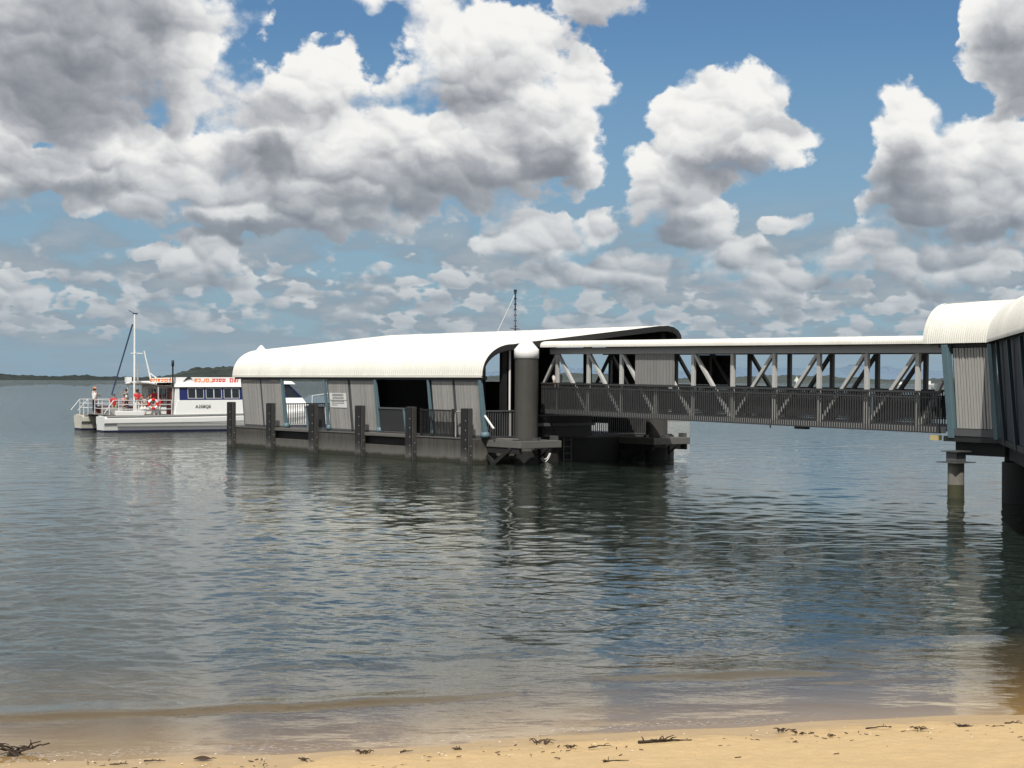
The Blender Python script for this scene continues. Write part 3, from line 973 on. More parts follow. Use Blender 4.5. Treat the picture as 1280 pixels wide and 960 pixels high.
# information boards fixed on a grey panel (writing too small to read: rows of short strokes)
M_SIGN = mat('sign_white', (.80, .80, .78), .5, var=.05)
M_INK = mat('sign_ink', (.16, .16, .17), .6)
PM = Matrix.Translation(PO) @ Matrix.Rotation(PA, 4, 'Z')
for k, (zc, lab, rows) in enumerate(((2.62, 'upper white notice board with rows of small print on a grey pontoon panel', (.62, .46, .22, .02)), (2.27, 'lower white notice board with three lines of print on a grey pontoon panel', (.70, .45, .18)))):
    x0, x1 = -11.92, -10.48
    s = thing('notice_board', lab, 'sign', PM @ Vector((x0, lean_y(zc) - .035, zc - .16)), PA, 'notice boards on the pontoon panel')
    sx = x1 - x0
    lo = [(0, .030 - 0, 0), (sx, .030, 0), (sx, .045, 0), (0, .045, 0)]
    hi = [(0, 0, .31), (sx, 0, .31), (sx, .015, .31), (0, .015, .31)]
    MB().hexa(lo, hi).build('board', M_SIGN, s)
    rnd = random.Random(5 + k)
    g = MB()
    for i, rr in enumerate(rows):
        z = .04 + rr * .32
        x = .14 if k else .26
        xe = (sx - .2) if not (k and i == 2) else .66
        while x < xe:
            wv = rnd.uniform(.04, .13)
            yy = .030 - z * .097 - .004
            g.box(x, min(x + wv, xe), yy - .002, yy, z, z + .036)
            x += wv + .025
    g.build('print', M_INK, s)


# ------------------------------------------------------------------ piles with white cone caps
def guide_pile(x, y, label, ztop=4.28):
    p = PM @ Vector((x, y, 0))
    t = thing('guide_pile', label, 'pile', (p.x, p.y, -2.0), 0, 'round piles holding the pontoon')
    MB().lathe([(.47, 0), (.47, ztop + 2)], n=32).build('sleeve', M_SLEEVE, t)
    MB().lathe([(.475, ztop + 1.99), (.50, ztop + 2.0), (.50, ztop + 2.36), (.485, ztop + 2.37), (.06, ztop + 2.86), (.01, ztop + 2.87)], n=32).build('cap', M_WHITE, t)
    MB().lathe([(.474, 1.5), (.478, 1.6), (.476, 2.5), (.473, 2.55)], n=32).build('tide_stain', M_HULLD, t)
    return t


guide_pile(1.3, 1.65, 'thick dark pile with a white cone cap in front of the near roof end')
guide_pile(1.3, 8.70, 'dark pile half hidden behind the gangway, in the farther steel guide')
guide_pile(-21.95, 2.2, 'pile whose white cone tip shows above the far left end of the roof')


M_PICK = mat('picket_grey', (.045, .046, .048), .55, var=.2)
# ------------------------------------------------------------------ gangway bridge
GO = (1.32, 69.3, 2.02)
GA = math.radians(-57.0)
gw = thing('gangway_bridge', 'covered steel truss gangway with white roof and black picket sides to the pontoon', 'footbridge', GO, GA, tilt=.0090)
GL, GW = 21.9, 2.7
CH0, CH1 = 2.46, 2.72
MB().box(0, GL, .05, GW - .05, .10, .17).build('deck', M_GREYD, gw)
for y in (0, GW):
    g = MB().box(-.1, GL, y - .07, y + .07, 0, .18)
    g.box(.55, GL, y - .09, y + .09, CH0, CH1)
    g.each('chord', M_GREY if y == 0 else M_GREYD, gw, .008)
    pk = M_TRUSS if y == 0 else M_GREYD  # far truss and chord darker: their shade is put into the colour
    g = MB()
    xs_ = [1.0 + 2.2 * k for k in range(10)]
    for x in xs_:
        g.box(x - .085, x + .07, y - .055, y + .055, .182, CH0 - .002)
    g.each('truss_post', pk, gw, .006)
    g = MB()
    g.bar((.02, y, 1.25), (.92, y, CH0 - .06), .12, .10, up=(0, 1, 0))
    for k in range(9):
        xa, xb = xs_[k], xs_[k + 1]
        if k < 5:
            g.bar((xa + .10, y, CH0 - .04), (xb - .10, y, .2), .12, .12, up=(0, 1, 0))
        else:
            g.bar((xa + .10, y, .2), (xb - .10, y, CH0 - .04), .12, .12, up=(0, 1, 0))
    g.bar((xs_[9] + .1, y, .2), (GL - .1, y, 1.6), .12, .12, up=(0, 1, 0))
    g.each('truss_diagonal', pk, gw, .006)
    yo = -.12 if y == 0 else GW + .12
    g = MB()
    pickets(g, (.05, yo), (GL - .1, yo), .02, 1.22, .112, .036)
    g.box(0, GL - .05, yo - .035, yo + .035, 1.22, 1.29).box(0, GL - .05, yo - .02, yo + .02, -.01, .03)
    g.box(0, GL - .05, yo - .02, yo + .02, 1.06, 1.10)
    g.build('picket_side', M_PICK, gw)
    g = MB()
    for k in range(9):
        g.box(xs_[k] + .15, xs_[k + 1] - .15, y - .02, y + .02, .33, .37)
    g.each('lower_rail', M_CHAR, gw)
    g = MB()
    ys = y + (.10 if y == 0 else -.10)
    for k in range(9):
        pickets(g, (xs_[k] + .2, ys), (xs_[k + 1] - .2, ys), .38, 1.10, .075, .036)
        g.cut()
    g.each('inner_screen', M_MESH, gw)
    MB().box(6.45, 8.82, yo - .03 if y == 0 else yo, yo + .01 if y == 0 else yo + .04, 1.30, CH0 - .01).build('clad_panel', M_CLAD if y == 0 else M_WALLD, gw)  # far panel takes a dark colour to paint its backlit shade
g = MB()
for k in range(10):
    x = 1.0 + 2.2 * k
    g.box(x - .05, x + .05, .1, GW - .1, CH0 + .05, CH1 - .05).box(x - .06, x + .06, .07, GW - .07, .0, .095)
g.each('cross_beam', M_GREYD, gw)
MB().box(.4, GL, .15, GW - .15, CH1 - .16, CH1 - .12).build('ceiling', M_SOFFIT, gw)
pr = [(-.42, 2.74), (-.425, 2.80), (-.41, 2.87), (-.36, 2.93), (-.25, 2.97), (-.05, 2.99), (GW / 2, 3.03), (GW + .05, 2.99), (GW + .25, 2.97), (GW + .36, 2.93), (GW + .42, 2.80), (GW + .42, 2.74)]
rg = []
nrib = int((GL + .1) / .075) * 4
for i in range(nrib + 1):
    x = .10 + (GL + .0) * i / nrib
    o_ = .009 * math.sin(i * math.pi / 2)
    q = inset(pr, -o_)
    rg.append([(x, a, b) for a, b in q])
MB().strip(rg).build('roof', M_ROOF, gw)
q = inset(pr, .03)
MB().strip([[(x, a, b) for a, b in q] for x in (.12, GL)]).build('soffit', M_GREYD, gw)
MB().torus((14.15, -.05, -.02), .11, .025, (0, 1, 0), 16, 6, math.pi, 2 * math.pi).build('cable_loop', M_CHAR, gw)
MB().box(15.2, 15.75, .0, .2, -.10, -.005).build('junction_box', M_CHAR, gw)
M_YEL = mat('pale_yellow_block', (.55, .46, .22), .6)
MB().box(GL - .42, GL - .12, -.18, .02, -.22, -.07).build('bearing_block', M_YEL, gw)

# ------------------------------------------------------------------ jetty shelter at the right
SO = (12.88, 49.6, 0.0)
SA = math.radians(-57.0)
sh = thing('jetty_shelter', 'jetty head with ribbed curved white roof, grey slatted end and dark side on piles', 'shelter', SO, SA)
SI = (Matrix.Translation(SO) @ Matrix.Rotation(SA, 4, 'Z')).inverted()


def to_s(x, y):
    p = SI @ Vector((x, y, 0))
    return Vector((p.x, p.y))


Wd = Vector((-.20, -.98)).normalized()
corner = Vector((13.87, 48.07))
A_ = to_s(SO[0], SO[1]); C_ = to_s(*corner); E_ = to_s(*(corner + Wd * 15))
n1 = Vector((0, 1)); dirw = (E_ - C_).normalized(); n2 = Vector((-dirw.y, dirw.x))
if n2.y < 0 and n2.x < 0:
    n2 = -n2
mit = (n1 + n2).normalized(); mit = mit / mit.dot(n1)


def sprof(k):
    out = []
    for i in range(15):
        t = math.pi / 2 * i / 14
        out.append((1.0 * (1 - math.cos(t)), 4.54 + 1.22 * math.sin(t)))
    out += [(1.6, 5.81), (2.4, 5.88), (3.2, 5.93), (3.9, 5.88), (4.4, 5.6), (4.6, 5.2)]
    return inset(out, k)


ov = -.16      # eave stands proud of the wall


full = C_.x - (A_.x - .68)
dir2 = to_s(*(Vector((SO[0], SO[1])) + Vector((.56, -.83)).normalized())) - A_
D_ = C_ + dirw * 15; E2_ = D_ + dir2 * 22
n3 = Vector((-dir2.y, dir2.x))
mit2 = (n2 + n3).normalized(); mit2 = mit2 / mit2.dot(n2)
RUNS = [(-full, 0.0, C_ - Vector((full, 0)), C_, n1, mit), (0.0, 15.0, C_, D_, mit, mit2), (15.0, 37.0, D_, E2_, mit2, n3)]


def spath(s_, off):
    """point on plan at path length s_ (0 at the corner, negative along the end wall) offset inwards; the runs are mitred"""
    for a, b, p0, p1, m0, m1 in RUNS:
        if s_ <= b or b > 30:
            t = (s_ - a) / (b - a)
            return (p0 + m0 * off).lerp(p1 + m1 * off, t)


full = C_.x - (A_.x - .68)
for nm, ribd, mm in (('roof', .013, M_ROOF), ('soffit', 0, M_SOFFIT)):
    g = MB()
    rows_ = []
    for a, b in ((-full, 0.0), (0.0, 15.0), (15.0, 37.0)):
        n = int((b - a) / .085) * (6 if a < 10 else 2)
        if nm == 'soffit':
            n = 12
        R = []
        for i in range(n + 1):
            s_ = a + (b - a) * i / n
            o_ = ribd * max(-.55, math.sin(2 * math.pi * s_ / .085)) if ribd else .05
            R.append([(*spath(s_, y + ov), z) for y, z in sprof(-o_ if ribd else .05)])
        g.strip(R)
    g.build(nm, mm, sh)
# white verge strip at the left end of the roof
g = MB()
pA = sprof(-.022); pB = sprof(.05)
for s0, s1 in ((-full - .01, -full + .16),):
    g.strip([[(*spath(s0, y + ov), z) for y, z in pB], [(*spath(s0, y + ov), z) for y, z in pA], [(*spath(s1, y + ov), z) for y, z in pA]], False)
g.build('verge', M_ROOF, sh)


def sl(z):
    return .26 - (z - 1.9) * .085


x0, x1 = .30, C_.x - .05
g = MB()
nb = 13
rnd = random.Random(3)
for i in range(nb):
    a = x0 + (x1 - x0) * i / nb; b = a + (x1 - x0) / nb * (.72 + rnd.uniform(-.06, .05))
    d = rnd.uniform(0, .02)
    g.hexa(*[[(a, sl(z) - d, z), (b, sl(z) - d, z), (b, sl(z) + .03, z), (a, sl(z) + .03, z)] for z in (2.02, 4.40)])
g.build('slat_screen', M_SLATW, sh)
g = MB().hexa(*[[(x0 - .1, sl(z) + .07, z), (x1 + .05, sl(z) + .07, z), (x1 + .05, sl(z) + .1, z), (x0 - .1, sl(z) + .1, z)] for z in (2.0, 4.9)])
g.build('backing_wall', M_WALLD, sh)
MB().box(x0 - .05, x1 + .06, .17, .36, 1.80, 2.0).build('sill_beam', M_GREYD, sh)
MB().box(-.25, x1 + .1, .02, .14, 4.42, 4.53).build('eave_beam', M_CHAR, sh)
for x, w0 in ((.12, .24), (C_.x + .0, .16)):
    MB().hexa(*[[(x - w0 / 2, sl(z) + e - .09, z), (x + w0 / 2, sl(z) + e - .09, z), (x + w0 / 2, sl(z) + e + .09, z), (x - w0 / 2, sl(z) + e + .09, z)] for z, e in ((1.72, -.02), (4.50, -.10))]).build('raked_post', M_BLUE, sh, .015)


def wpt(s_, off):
    p = spath(max(s_, 0.0), off)
    return p.x, p.y


def wl(z):
    return .26 - (z - 1.8) * .085


# dark side wall of the walk towards the beach
g = MB()
edges = [.12 + 1.05 * i for i in range(15)] + [15.0 + 1.1 * i for i in range(1, 21)]
for a, b in zip(edges[:-1], edges[1:]):
    for q_ in ((a + .01, b - .01),):
        g.hexa([(*wpt(q_[0], wl(1.75)), 1.75), (*wpt(q_[1], wl(1.75)), 1.75), (*wpt(q_[1], wl(1.75) + .05), 1.75), (*wpt(q_[0], wl(1.75) + .05), 1.75)],
               [(*wpt(q_[0], .06), 5.1), (*wpt(q_[1], .06), 5.1), (*wpt(q_[1], .11), 5.1), (*wpt(q_[0], .11), 5.1)])
for sa, sb_ in ((1.5, 15.0), (15.0, 37.0)):
    g.hexa(*[[(*wpt(sa, 3.95), z), (*wpt(sb_, 3.95), z), (*wpt(sb_, 4.0), z), (*wpt(sa, 4.0), z)] for z in (1.8, 3.0)])
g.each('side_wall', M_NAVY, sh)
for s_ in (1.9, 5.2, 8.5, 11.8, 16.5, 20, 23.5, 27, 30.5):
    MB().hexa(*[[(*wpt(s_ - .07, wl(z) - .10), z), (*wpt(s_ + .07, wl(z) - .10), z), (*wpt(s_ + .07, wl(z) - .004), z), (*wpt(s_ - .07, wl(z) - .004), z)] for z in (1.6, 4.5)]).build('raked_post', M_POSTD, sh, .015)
# deck, edge beams, headstock
poly = [(-.2, .2), tuple(C_ + mit * .2), wpt(15, .2), wpt(37, .2), wpt(37, 4.0), wpt(15, 4.0), tuple(C_ + mit * 4.0), (-.2, 4.0)]
MB().prism(poly, 1.62, 1.78).build('deck', M_CHAR, sh)
g = MB()
g.box(.05, C_.x + .1, .45, .85, 1.22, 1.615)
for sa, sb_ in ((0, 15), (15, 37)):
    g.hexa([(*wpt(sa, .5), 1.15), (*wpt(sb_, .5), 1.15), (*wpt(sb_, .95), 1.15), (*wpt(sa, .95), 1.15)], [(*wpt(sa, .5), 1.605), (*wpt(sb_, .5), 1.605), (*wpt(sb_, .95), 1.605), (*wpt(sa, .95), 1.605)])
g.box(.05, C_.x, 3.0, 3.4, 1.2, 1.61)
g.each('deck_beam', M_WALLD, sh)
pp = to_s(13.07, 48.95)
MB().lathe([(.24, -3), (.24, 1.02)], (pp.x, pp.y, 0), 20).build('pile', M_CONC, sh)
MB().lathe([(.243, -3), (.243, .12), (.241, .38)], (pp.x, pp.y, 0), 20).build('tide_stain', mat('weed_stain', (.055, .058, .030), .8, var=.3, scale=4), sh)
g = MB().box(pp.x - .40, pp.x + .40, pp.y - .40, pp.y + .40, 1.02, 1.05).box(pp.x - .20, pp.x + .20, pp.y - .20, pp.y + .20, 1.062, 1.34).box(pp.x - .32, pp.x + .32, pp.y - .3, pp.y + .3, 1.342, 1.37)
g.build('pile_cap', M_GREYD, sh)
for xx, yy in ((14.25, 46.75), (12.75, 38.6), (15.4, 50.4), (15.2, 28.6), (19.4, 22.4)):
    pp = to_s(xx, yy)
    MB().lathe([(.46, -3), (.46, 1.15)], (pp.x, pp.y, 0), 24).build('pile', M_WALLD, sh)  # near-black colour paints the shade under the deck
# ------------------------------------------------------------------ people: one skinned body, clothes as shells over it
def skin_mesh(name, verts, edges, radii, m, parent, sub=1):
    me = bpy.data.meshes.new(name)
    me.from_pydata([tuple(v) for v in verts], edges, [])
    tmp = bpy.data.objects.new('tmp', me)
    COL.objects.link(tmp)
    md = tmp.modifiers.new('skin', 'SKIN')
    for i, sv_ in enumerate(me.skin_vertices[0].data):
        r_ = radii[i]
        sv_.radius = r_ if isinstance(r_, tuple) else (r_, r_)
        sv_.use_root = (i == 0)
    if sub:
        ss = tmp.modifiers.new('sub', 'SUBSURF'); ss.levels = sub; ss.render_levels = sub
    dg = bpy.context.evaluated_depsgraph_get()
    out = bpy.data.meshes.new_from_object(tmp.evaluated_get(dg))
    bpy.data.objects.remove(tmp)
    bpy.data.meshes.remove(me)
    out.name = name
    out.materials.clear(); out.materials.append(m)
    for p in out.polygons:
        p.use_smooth = True
    o = bpy.data.objects.new(name, out)
    COL.objects.link(o)
    o.parent = parent
    return o


M_SKIN = mat('skin', (.42, .25, .17), .55, var=.05)
CLOTH = {}


def cloth(nm, c):
    if nm not in CLOTH:
        CLOTH[nm] = mat('cloth_' + nm, c, .85, var=.12)
    return CLOTH[nm]


WHITE_C, RED_C, PINK_C = (.72, .70, .67), (.50, .035, .045), (.62, .28, .26)
DARK_C, NAVY_C, KHAKI_C, GREY_C = (.025, .025, .03), (.03, .04, .09), (.30, .24, .16), (.22, .22, .23)


def person(label, loc, face, seated=False, shirt=('white', WHITE_C), legs=('dark', DARK_C), hair=(.06, .04, .025), hat=None, arms='down', stride=0.0, h=1.0, group=None, pack=None):
    """origin at the feet (standing) or at the floor under the seat; +x is where the person faces"""
    t = thing('person', label, 'person', loc, face, group)
    hip = .46 if seated else .90
    V = lambda x, y, z: Vector((x, y, z)) * h
    B = {}
    B['pel'] = V(0, 0, hip); B['wai'] = V(.0, 0, hip + .17); B['che'] = V(.015, 0, hip + .38); B['nec'] = V(.01, 0, hip + .545); B['hea'] = V(.03, 0, hip + .635); B['top'] = V(.025, 0, hip + .77)
    for s_, q in ((1, 'l'), (-1, 'r')):
        B['sh' + q] = V(0, .185 * s_, hip + .49)
        if arms == 'rail':
            B['el' + q] = V(.20, .235 * s_, hip + .27); B['wr' + q] = V(.42, .17 * s_, hip + .24)
        elif arms == 'lap':
            B['el' + q] = V(.03, .25 * s_, hip + .22); B['wr' + q] = V(.26, .12 * s_, hip + .12)
        elif arms == 'raise' and s_ > 0:
            B['el' + q] = V(.24, .24 * s_, hip + .40); B['wr' + q] = V(.38, .12 * s_, hip + .56)
        else:
            k = stride * s_
            B['el' + q] = V(-.03 - .10 * k, .235 * s_, hip + .21); B['wr' + q] = V(.06 - .20 * k, .235 * s_, hip - .03)
        d = (B['wr' + q] - B['el' + q]).normalized()
        B['ha' + q] = B['wr' + q] + d * .075 * h
        B['hi' + q] = V(0, .09 * s_, hip - .03)
        if seated:
            B['kn' + q] = V(.42, .11 * s_, hip + .02); B['an' + q] = V(.44, .11 * s_, .08); B['to' + q] = V(.60, .12 * s_, .035)
        else:
            k = stride * s_
            B['kn' + q] = V(.03 + .20 * k, .10 * s_, .49); B['an' + q] = V(-.01 + .34 * k - (.05 if k < 0 else 0), .10 * s_, .08 + (.05 if k < 0 else 0)); B['to' + q] = V(.16 + .34 * k, .115 * s_, .035)
    order = ['pel', 'wai', 'che', 'nec', 'hea', 'top']
    R = {'pel': (.135, .10), 'wai': (.125, .095), 'che': (.15, .105), 'nec': .055, 'hea': (.075, .088), 'top': (.06, .07)}
    for q in 'lr':
        order += [k + q for k in ('sh', 'el', 'wr', 'ha', 'hi', 'kn', 'an', 'to')]
        R.update({'sh' + q: .062, 'el' + q: .044, 'wr' + q: .030, 'ha' + q: (.035, .02), 'hi' + q: .088, 'kn' + q: .060, 'an' + q: .040, 'to' + q: (.042, .03)})
    ed = [('pel', 'wai'), ('wai', 'che'), ('che', 'nec'), ('nec', 'hea'), ('hea', 'top')]
    for q in 'lr':
        ed += [('che', 'sh' + q), ('sh' + q, 'el' + q), ('el' + q, 'wr' + q), ('wr' + q, 'ha' + q), ('pel', 'hi' + q), ('hi' + q, 'kn' + q), ('kn' + q, 'an' + q), ('an' + q, 'to' + q)]
    sc = lambda r_, e=0: tuple((a + e) * h for a in r_) if isinstance(r_, tuple) else (r_ + e) * h
    ix = {k: i for i, k in enumerate(order)}
    skin_mesh('body', [B[k] for k in order], [(ix[a], ix[b]) for a, b in ed], [sc(R[k]) for k in order], M_SKIN, t, 1)

    def shell(nm, keys, eds, grow, m, repl={}):
        i2 = {k: i for i, k in enumerate(keys)}
        P = {**B, **repl}
        skin_mesh(nm, [P[k] for k in keys], [(i2[a], i2[b]) for a, b in eds], [sc(R[k], grow) for k in keys], m, t, 1)
    half = {('el' + q): B['sh' + q].lerp(B['el' + q], .85) for q in 'lr'}
    half['nec'] = B['che'].lerp(B['nec'], .62)
    R0 = R['nec']; R['nec'] = .085
    shell('shirt', ['wai', 'pel', 'che', 'nec', 'shl', 'ell', 'shr', 'elr'], [('wai', 'pel'), ('wai', 'che'), ('che', 'nec'), ('che', 'shl'), ('shl', 'ell'), ('che', 'shr'), ('shr', 'elr')], .016, cloth(*shirt), half)
    R['nec'] = R0
    lw = {('an' + q): B['kn' + q].lerp(B['an' + q], .92) for q in 'lr'}
    lw['wai'] = B['pel'].lerp(B['wai'], .3)
    shell('trousers', ['pel', 'wai', 'hil', 'knl', 'anl', 'hir', 'knr', 'anr'], [('pel', 'wai'), ('pel', 'hil'), ('hil', 'knl'), ('knl', 'anl'), ('pel', 'hir'), ('hir', 'knr'), ('knr', 'anr')], .012, cloth(*legs), lw)
    hc = B['hea'].lerp(B['top'], .5)
    if hat:
        MB().lathe([(.17, 0), (.175, .008), (.105, .012), (.10, .07), (.06, .105), (.005, .11)], (hc.x, hc.y, hc.z + .035 * h), 16).build('hat', cloth(*hat), t)
    g = MB().ball((hc.x - .018, hc.y, hc.z + .012), .105 * h, 8, (1.0, .92, 1.05))
    g.v = [(min(x, hc.x + .035 + .05 * max(0, (z - hc.z) / .1)), y, z) for x, y, z in g.v]
    g.build('hair', mat('hair_%d' % int(hair[0] * 1000), hair, .6), t)
    # simple face: nose, eyes, mouth
    fx = hc.x + .078 * h
    MB().hexa([(fx - .02, -.014, hc.z - .035), (fx + .022, -.010, hc.z - .035), (fx + .022, .010, hc.z - .035), (fx - .02, .014, hc.z - .035)], [(fx - .02, -.006, hc.z + .015), (fx + .004, -.004, hc.z + .015), (fx + .004, .004, hc.z + .015), (fx - .02, .006, hc.z + .015)]).build('nose', M_SKIN, t)
    MB().ball((fx - .006, .030, hc.z + .008), .012, 6).ball((fx - .006, -.030, hc.z + .008), .012, 6).box(fx - .02, fx + .002, -.025, .025, hc.z - .068, hc.z - .058).build('features', cloth('dark', DARK_C), t)
    if pack:
        MB().hexa([(-.30, -.14, hip + .05), (-.11, -.15, hip + .05), (-.11, .15, hip + .05), (-.30, .14, hip + .05)], [(-.24, -.12, hip + .52), (-.10, -.13, hip + .52), (-.10, .13, hip + .52), (-.24, .12, hip + .52)]).build('backpack', cloth(*pack), t, .04)
    return t


# ------------------------------------------------------------------ passenger catamaran
BO = (-25.62, 104.6, 0.0)
BA = math.radians(30.0)
BM = Matrix.Translation(BO) @ Matrix.Rotation(BA, 4, 'Z')
cat = thing('passenger_catamaran', 'white catamaran tour boat with navy window band, orange and red roof lettering and aft mast', 'boat', BO, BA)
M_BW = mat('boat_white', (.82, .82, .80), .35, var=.03)
M_BC = mat('boat_cream', (.66, .64, .55), .45, var=.12, streak=.25)
M_NAVYP = mat('boat_navy', (.013, .024, .115), .35, var=.08)
M_ANTI = mat('antifouling', (.012, .014, .045), .6)
M_GLASS = mat('dark_window', (.012, .016, .020), .08, var=.2, spec=.6)
M_ALU = mat('aluminium_tube', (.62, .63, .64), .35)
M_ORANGE = mat('orange_letters', (.85, .22, .035), .5)
M_RED = mat('red_letters', (.72, .03, .03), .5)
M_DKRED = mat('rust_red_door', (.10, .022, .018), .6)
M_BGREY = mat('boat_grey', (.34, .34, .33), .6, var=.1)
M_DECKB = mat('boat_deck', (.18, .17, .15), .8)
M_ROPE = mat('navy_sail_cover', (.018, .035, .09), .7)
BL = 16.2


def hull_loft(y0, y1, name='hull'):
    """one slender hull: sections from transom to bow"""
    rings = []
    for x, k, zt, rk in ((0, 1, .98, 0), (.6, 1, .99, 0), (6, 1, 1.02, 0), (10, 1, 1.12, 0), (12.5, .86, 1.24, 0), (14.5, .5, 1.40, 0), (15.7, .16, 1.52, .2), (BL, .02, 1.60, .35)):
        c = (y0 + y1) / 2; hw = (y1 - y0) / 2
        w = lambda e: hw * e * (k ** .8)
        pts = [(c - w(.45), -.5), (c - w(.86), .10), (c - w(.92), .34), (c - w(.96), .46), (c - w(1.08), .60), (c - w(1.10), .86), (c - w(1.06), zt),
               (c + w(1.06), zt), (c + w(1.10), .86), (c + w(1.08), .60), (c + w(.96), .46), (c + w(.92), .34), (c + w(.86), .10), (c + w(.45), -.5)]
        rings.append([(x + rk * (z / 1.6), y, z if i not in (4, 5, 8, 9) else z + (zt - 1.0)) for i, (y, z) in enumerate(pts)])
    g = MB().strip(rings, False, True)
    g.add(rings[0], [tuple(range(14))])
    return g


for y0, y1 in ((0.0, 1.75), (5.2, 6.95)):
    hb = hull_loft(y0, y1).build('hull', M_BC if y0 > 1 else M_BW, cat, .02)
    g = MB()
    rg = []
    for x, k in ((-.006, 1), (6, 1), (10, 1), (12.5, .86), (14.5, .5), (15.8, .12)):
        c = (y0 + y1) / 2; hw = (y1 - y0) / 2 * k ** .8
        rg.append([(x, c - hw * .80 - .012, -.3), (x, c - hw * .88 - .012, .13), (x, c + hw * .88 + .012, .13), (x, c + hw * .80 + .012, -.3)])
    g.strip(rg, False, True); g.add(rg[0], [(0, 1, 2, 3)])
    g.build('antifouling_band', M_ANTI, hb)
    g = MB()
    for sy in (y0 - .075, y1 + .075):
        g.bar((.15, sy, 1.0), (10, sy, 1.12), .07, .09)
    g.each('rubbing_strake', M_BGREY, hb)
    g = MB().box(.8, 10.2, y0 - .052, y0 - .02, .40, .50)
    g.build('spray_chine', M_BGREY, hb)  # the grey paints the shading under the chine
# bridge deck between the hulls
MB().hexa([(1.6, 1.4, .72), (14.0, 1.4, .80), (14.0, 5.5, .80), (1.6, 5.5, .72)], [(.7, 1.0, 1.06), (14.6, 1.0, 1.16), (14.6, 6.0, 1.16), (.7, 6.0, 1.06)]).build('bridge_deck', M_DECKB, cat)
MB().box(.35, 4.6, .12, 6.8, 1.065, 1.10).build('aft_deck', M_DECKB, cat)
MB().hexa([(11.5, .25, 1.16), (14.4, .55, 1.3), (14.4, 6.4, 1.3), (11.5, 6.7, 1.16)], [(11.5, .25, 1.62), (14.2, .6, 1.70), (14.2, 6.3, 1.70), (11.5, 6.7, 1.62)]).build('foredeck', M_BW, cat, .03)
# saloon: white below, navy band with windows, white top
MB().hexa([(4.55, -.03, 1.06), (11.6, -.03, 1.14), (11.6, 6.98, 1.14), (4.55, 6.98, 1.06)], [(4.75, .04, 2.02), (11.6, .04, 2.06), (11.6, 6.9, 2.06), (4.75, 6.9, 2.02)]).build('saloon_side', M_BW, cat, .02)
band = MB().hexa([(4.95, .05, 2.02), (11.5, .05, 2.06), (11.5, 6.9, 2.06), (4.95, 6.9, 2.02)], [(4.90, .16, 2.84), (11.5, .16, 2.86), (11.5, 6.8, 2.86), (4.90, 6.8, 2.84)]).build('window_band', M_NAVYP, cat)
for i, xw in enumerate((5.5, 6.72, 7.94, 9.16)):
    for j in (0, 1):
        a = xw + j * .54; b = a + .48
        wfr = MB()
        yf = lambda z: .05 + (z - 2.03) * .134 - .012
        z0, z1 = 2.16, 2.76
        for (p0, p1, q0, q1) in ((a - .03, b + .03, z0 - .03, z0), (a - .03, b + .03, z1, z1 + .03), (a - .03, a, z0, z1), (b, b + .03, z0, z1)):
            wfr.hexa([(p0, yf(q0) - .01, q0), (p1, yf(q0) - .01, q0), (p1, yf(q0) + .03, q0), (p0, yf(q0) + .03, q0)], [(p0, yf(q1) - .01, q1), (p1, yf(q1) - .01, q1), (p1, yf(q1) + .03, q1), (p0, yf(q1) + .03, q1)])
        wo = wfr.build('window', M_ALU if i < 3 else M_NAVYP, band)
        MB().hexa([(a, yf(z0), z0), (b, yf(z0), z0), (b, yf(z0) + .02, z0), (a, yf(z0) + .02, z0)], [(a, yf(z1), z1), (b, yf(z1), z1), (b, yf(z1) + .02, z1), (a, yf(z1) + .02, z1)]).build('pane', M_GLASS, wo)
MB().hexa([(4.5, .0, 2.86), (11.7, .0, 2.88), (11.7, 6.95, 2.88), (4.5, 6.95, 2.86)], [(4.6, .12, 3.12), (11.7, .12, 3.14), (11.7, 6.8, 3.14), (4.6, 6.8, 3.12)]).build('saloon_roof', M_BW, cat, .03)
MB().hexa([(4.55, .02, 1.08), (4.95, .02, 1.08), (4.95, .12, 1.08), (4.55, .12, 1.08)], [(4.62, .10, 2.86), (4.92, .10, 2.86), (4.92, .2, 2.86), (4.62, .2, 2.86)]).build('corner_post', M_BW, cat, .03)
# lettered board along the roof edge: the picture of a swimming animal and orange and red words, too far away to read
sb = MB().hexa([(4.4, .20, 3.13), (11.6, .20, 3.15), (11.6, .26, 3.15), (4.4, .26, 3.13)], [(4.4, .26, 3.50), (11.6, .26, 3.52), (11.6, .30, 3.52), (4.4, .30, 3.50)]).build('roof_board', M_BW, cat)
MB().hexa([(3.0, .20, 3.19), (4.35, .20, 3.17), (4.35, .26, 3.17), (3.0, .26, 3.19)], [(3.1, .26, 3.44), (4.35, .26, 3.48), (4.35, .30, 3.48), (3.1, .30, 3.44)]).build('aft_roof_board', M_BW, cat)
rnd = random.Random(21)


def strokes(x, xe, m, z0, hgt, lean=.05):
    g = MB()
    while x < xe:
        wv = rnd.uniform(.13, .24)
        for zz in (0.0, hgt - .05):
            if rnd.random() < .75:
                g.box(x, x + wv, .188 + (z0 + zz - 3.13) * .16, .194 + (z0 + zz - 3.13) * .16, z0 + zz, z0 + zz + .055)
        for u in (x, x + wv - .06):
            if rnd.random() < .85:
                y0 = .186 + (z0 - 3.13) * .16
                g.hexa([(u, y0, z0), (u + .06, y0, z0), (u + .06, y0 + .008, z0), (u, y0 + .008, z0)], [(u + lean, y0 + hgt * .16, z0 + hgt), (u + .06 + lean, y0 + hgt * .16, z0 + hgt), (u + .06 + lean, y0 + .008 + hgt * .16, z0 + hgt), (u + lean, y0 + .008 + hgt * .16, z0 + hgt)])
        x += wv + .07
    g.build('lettering', m, sb)


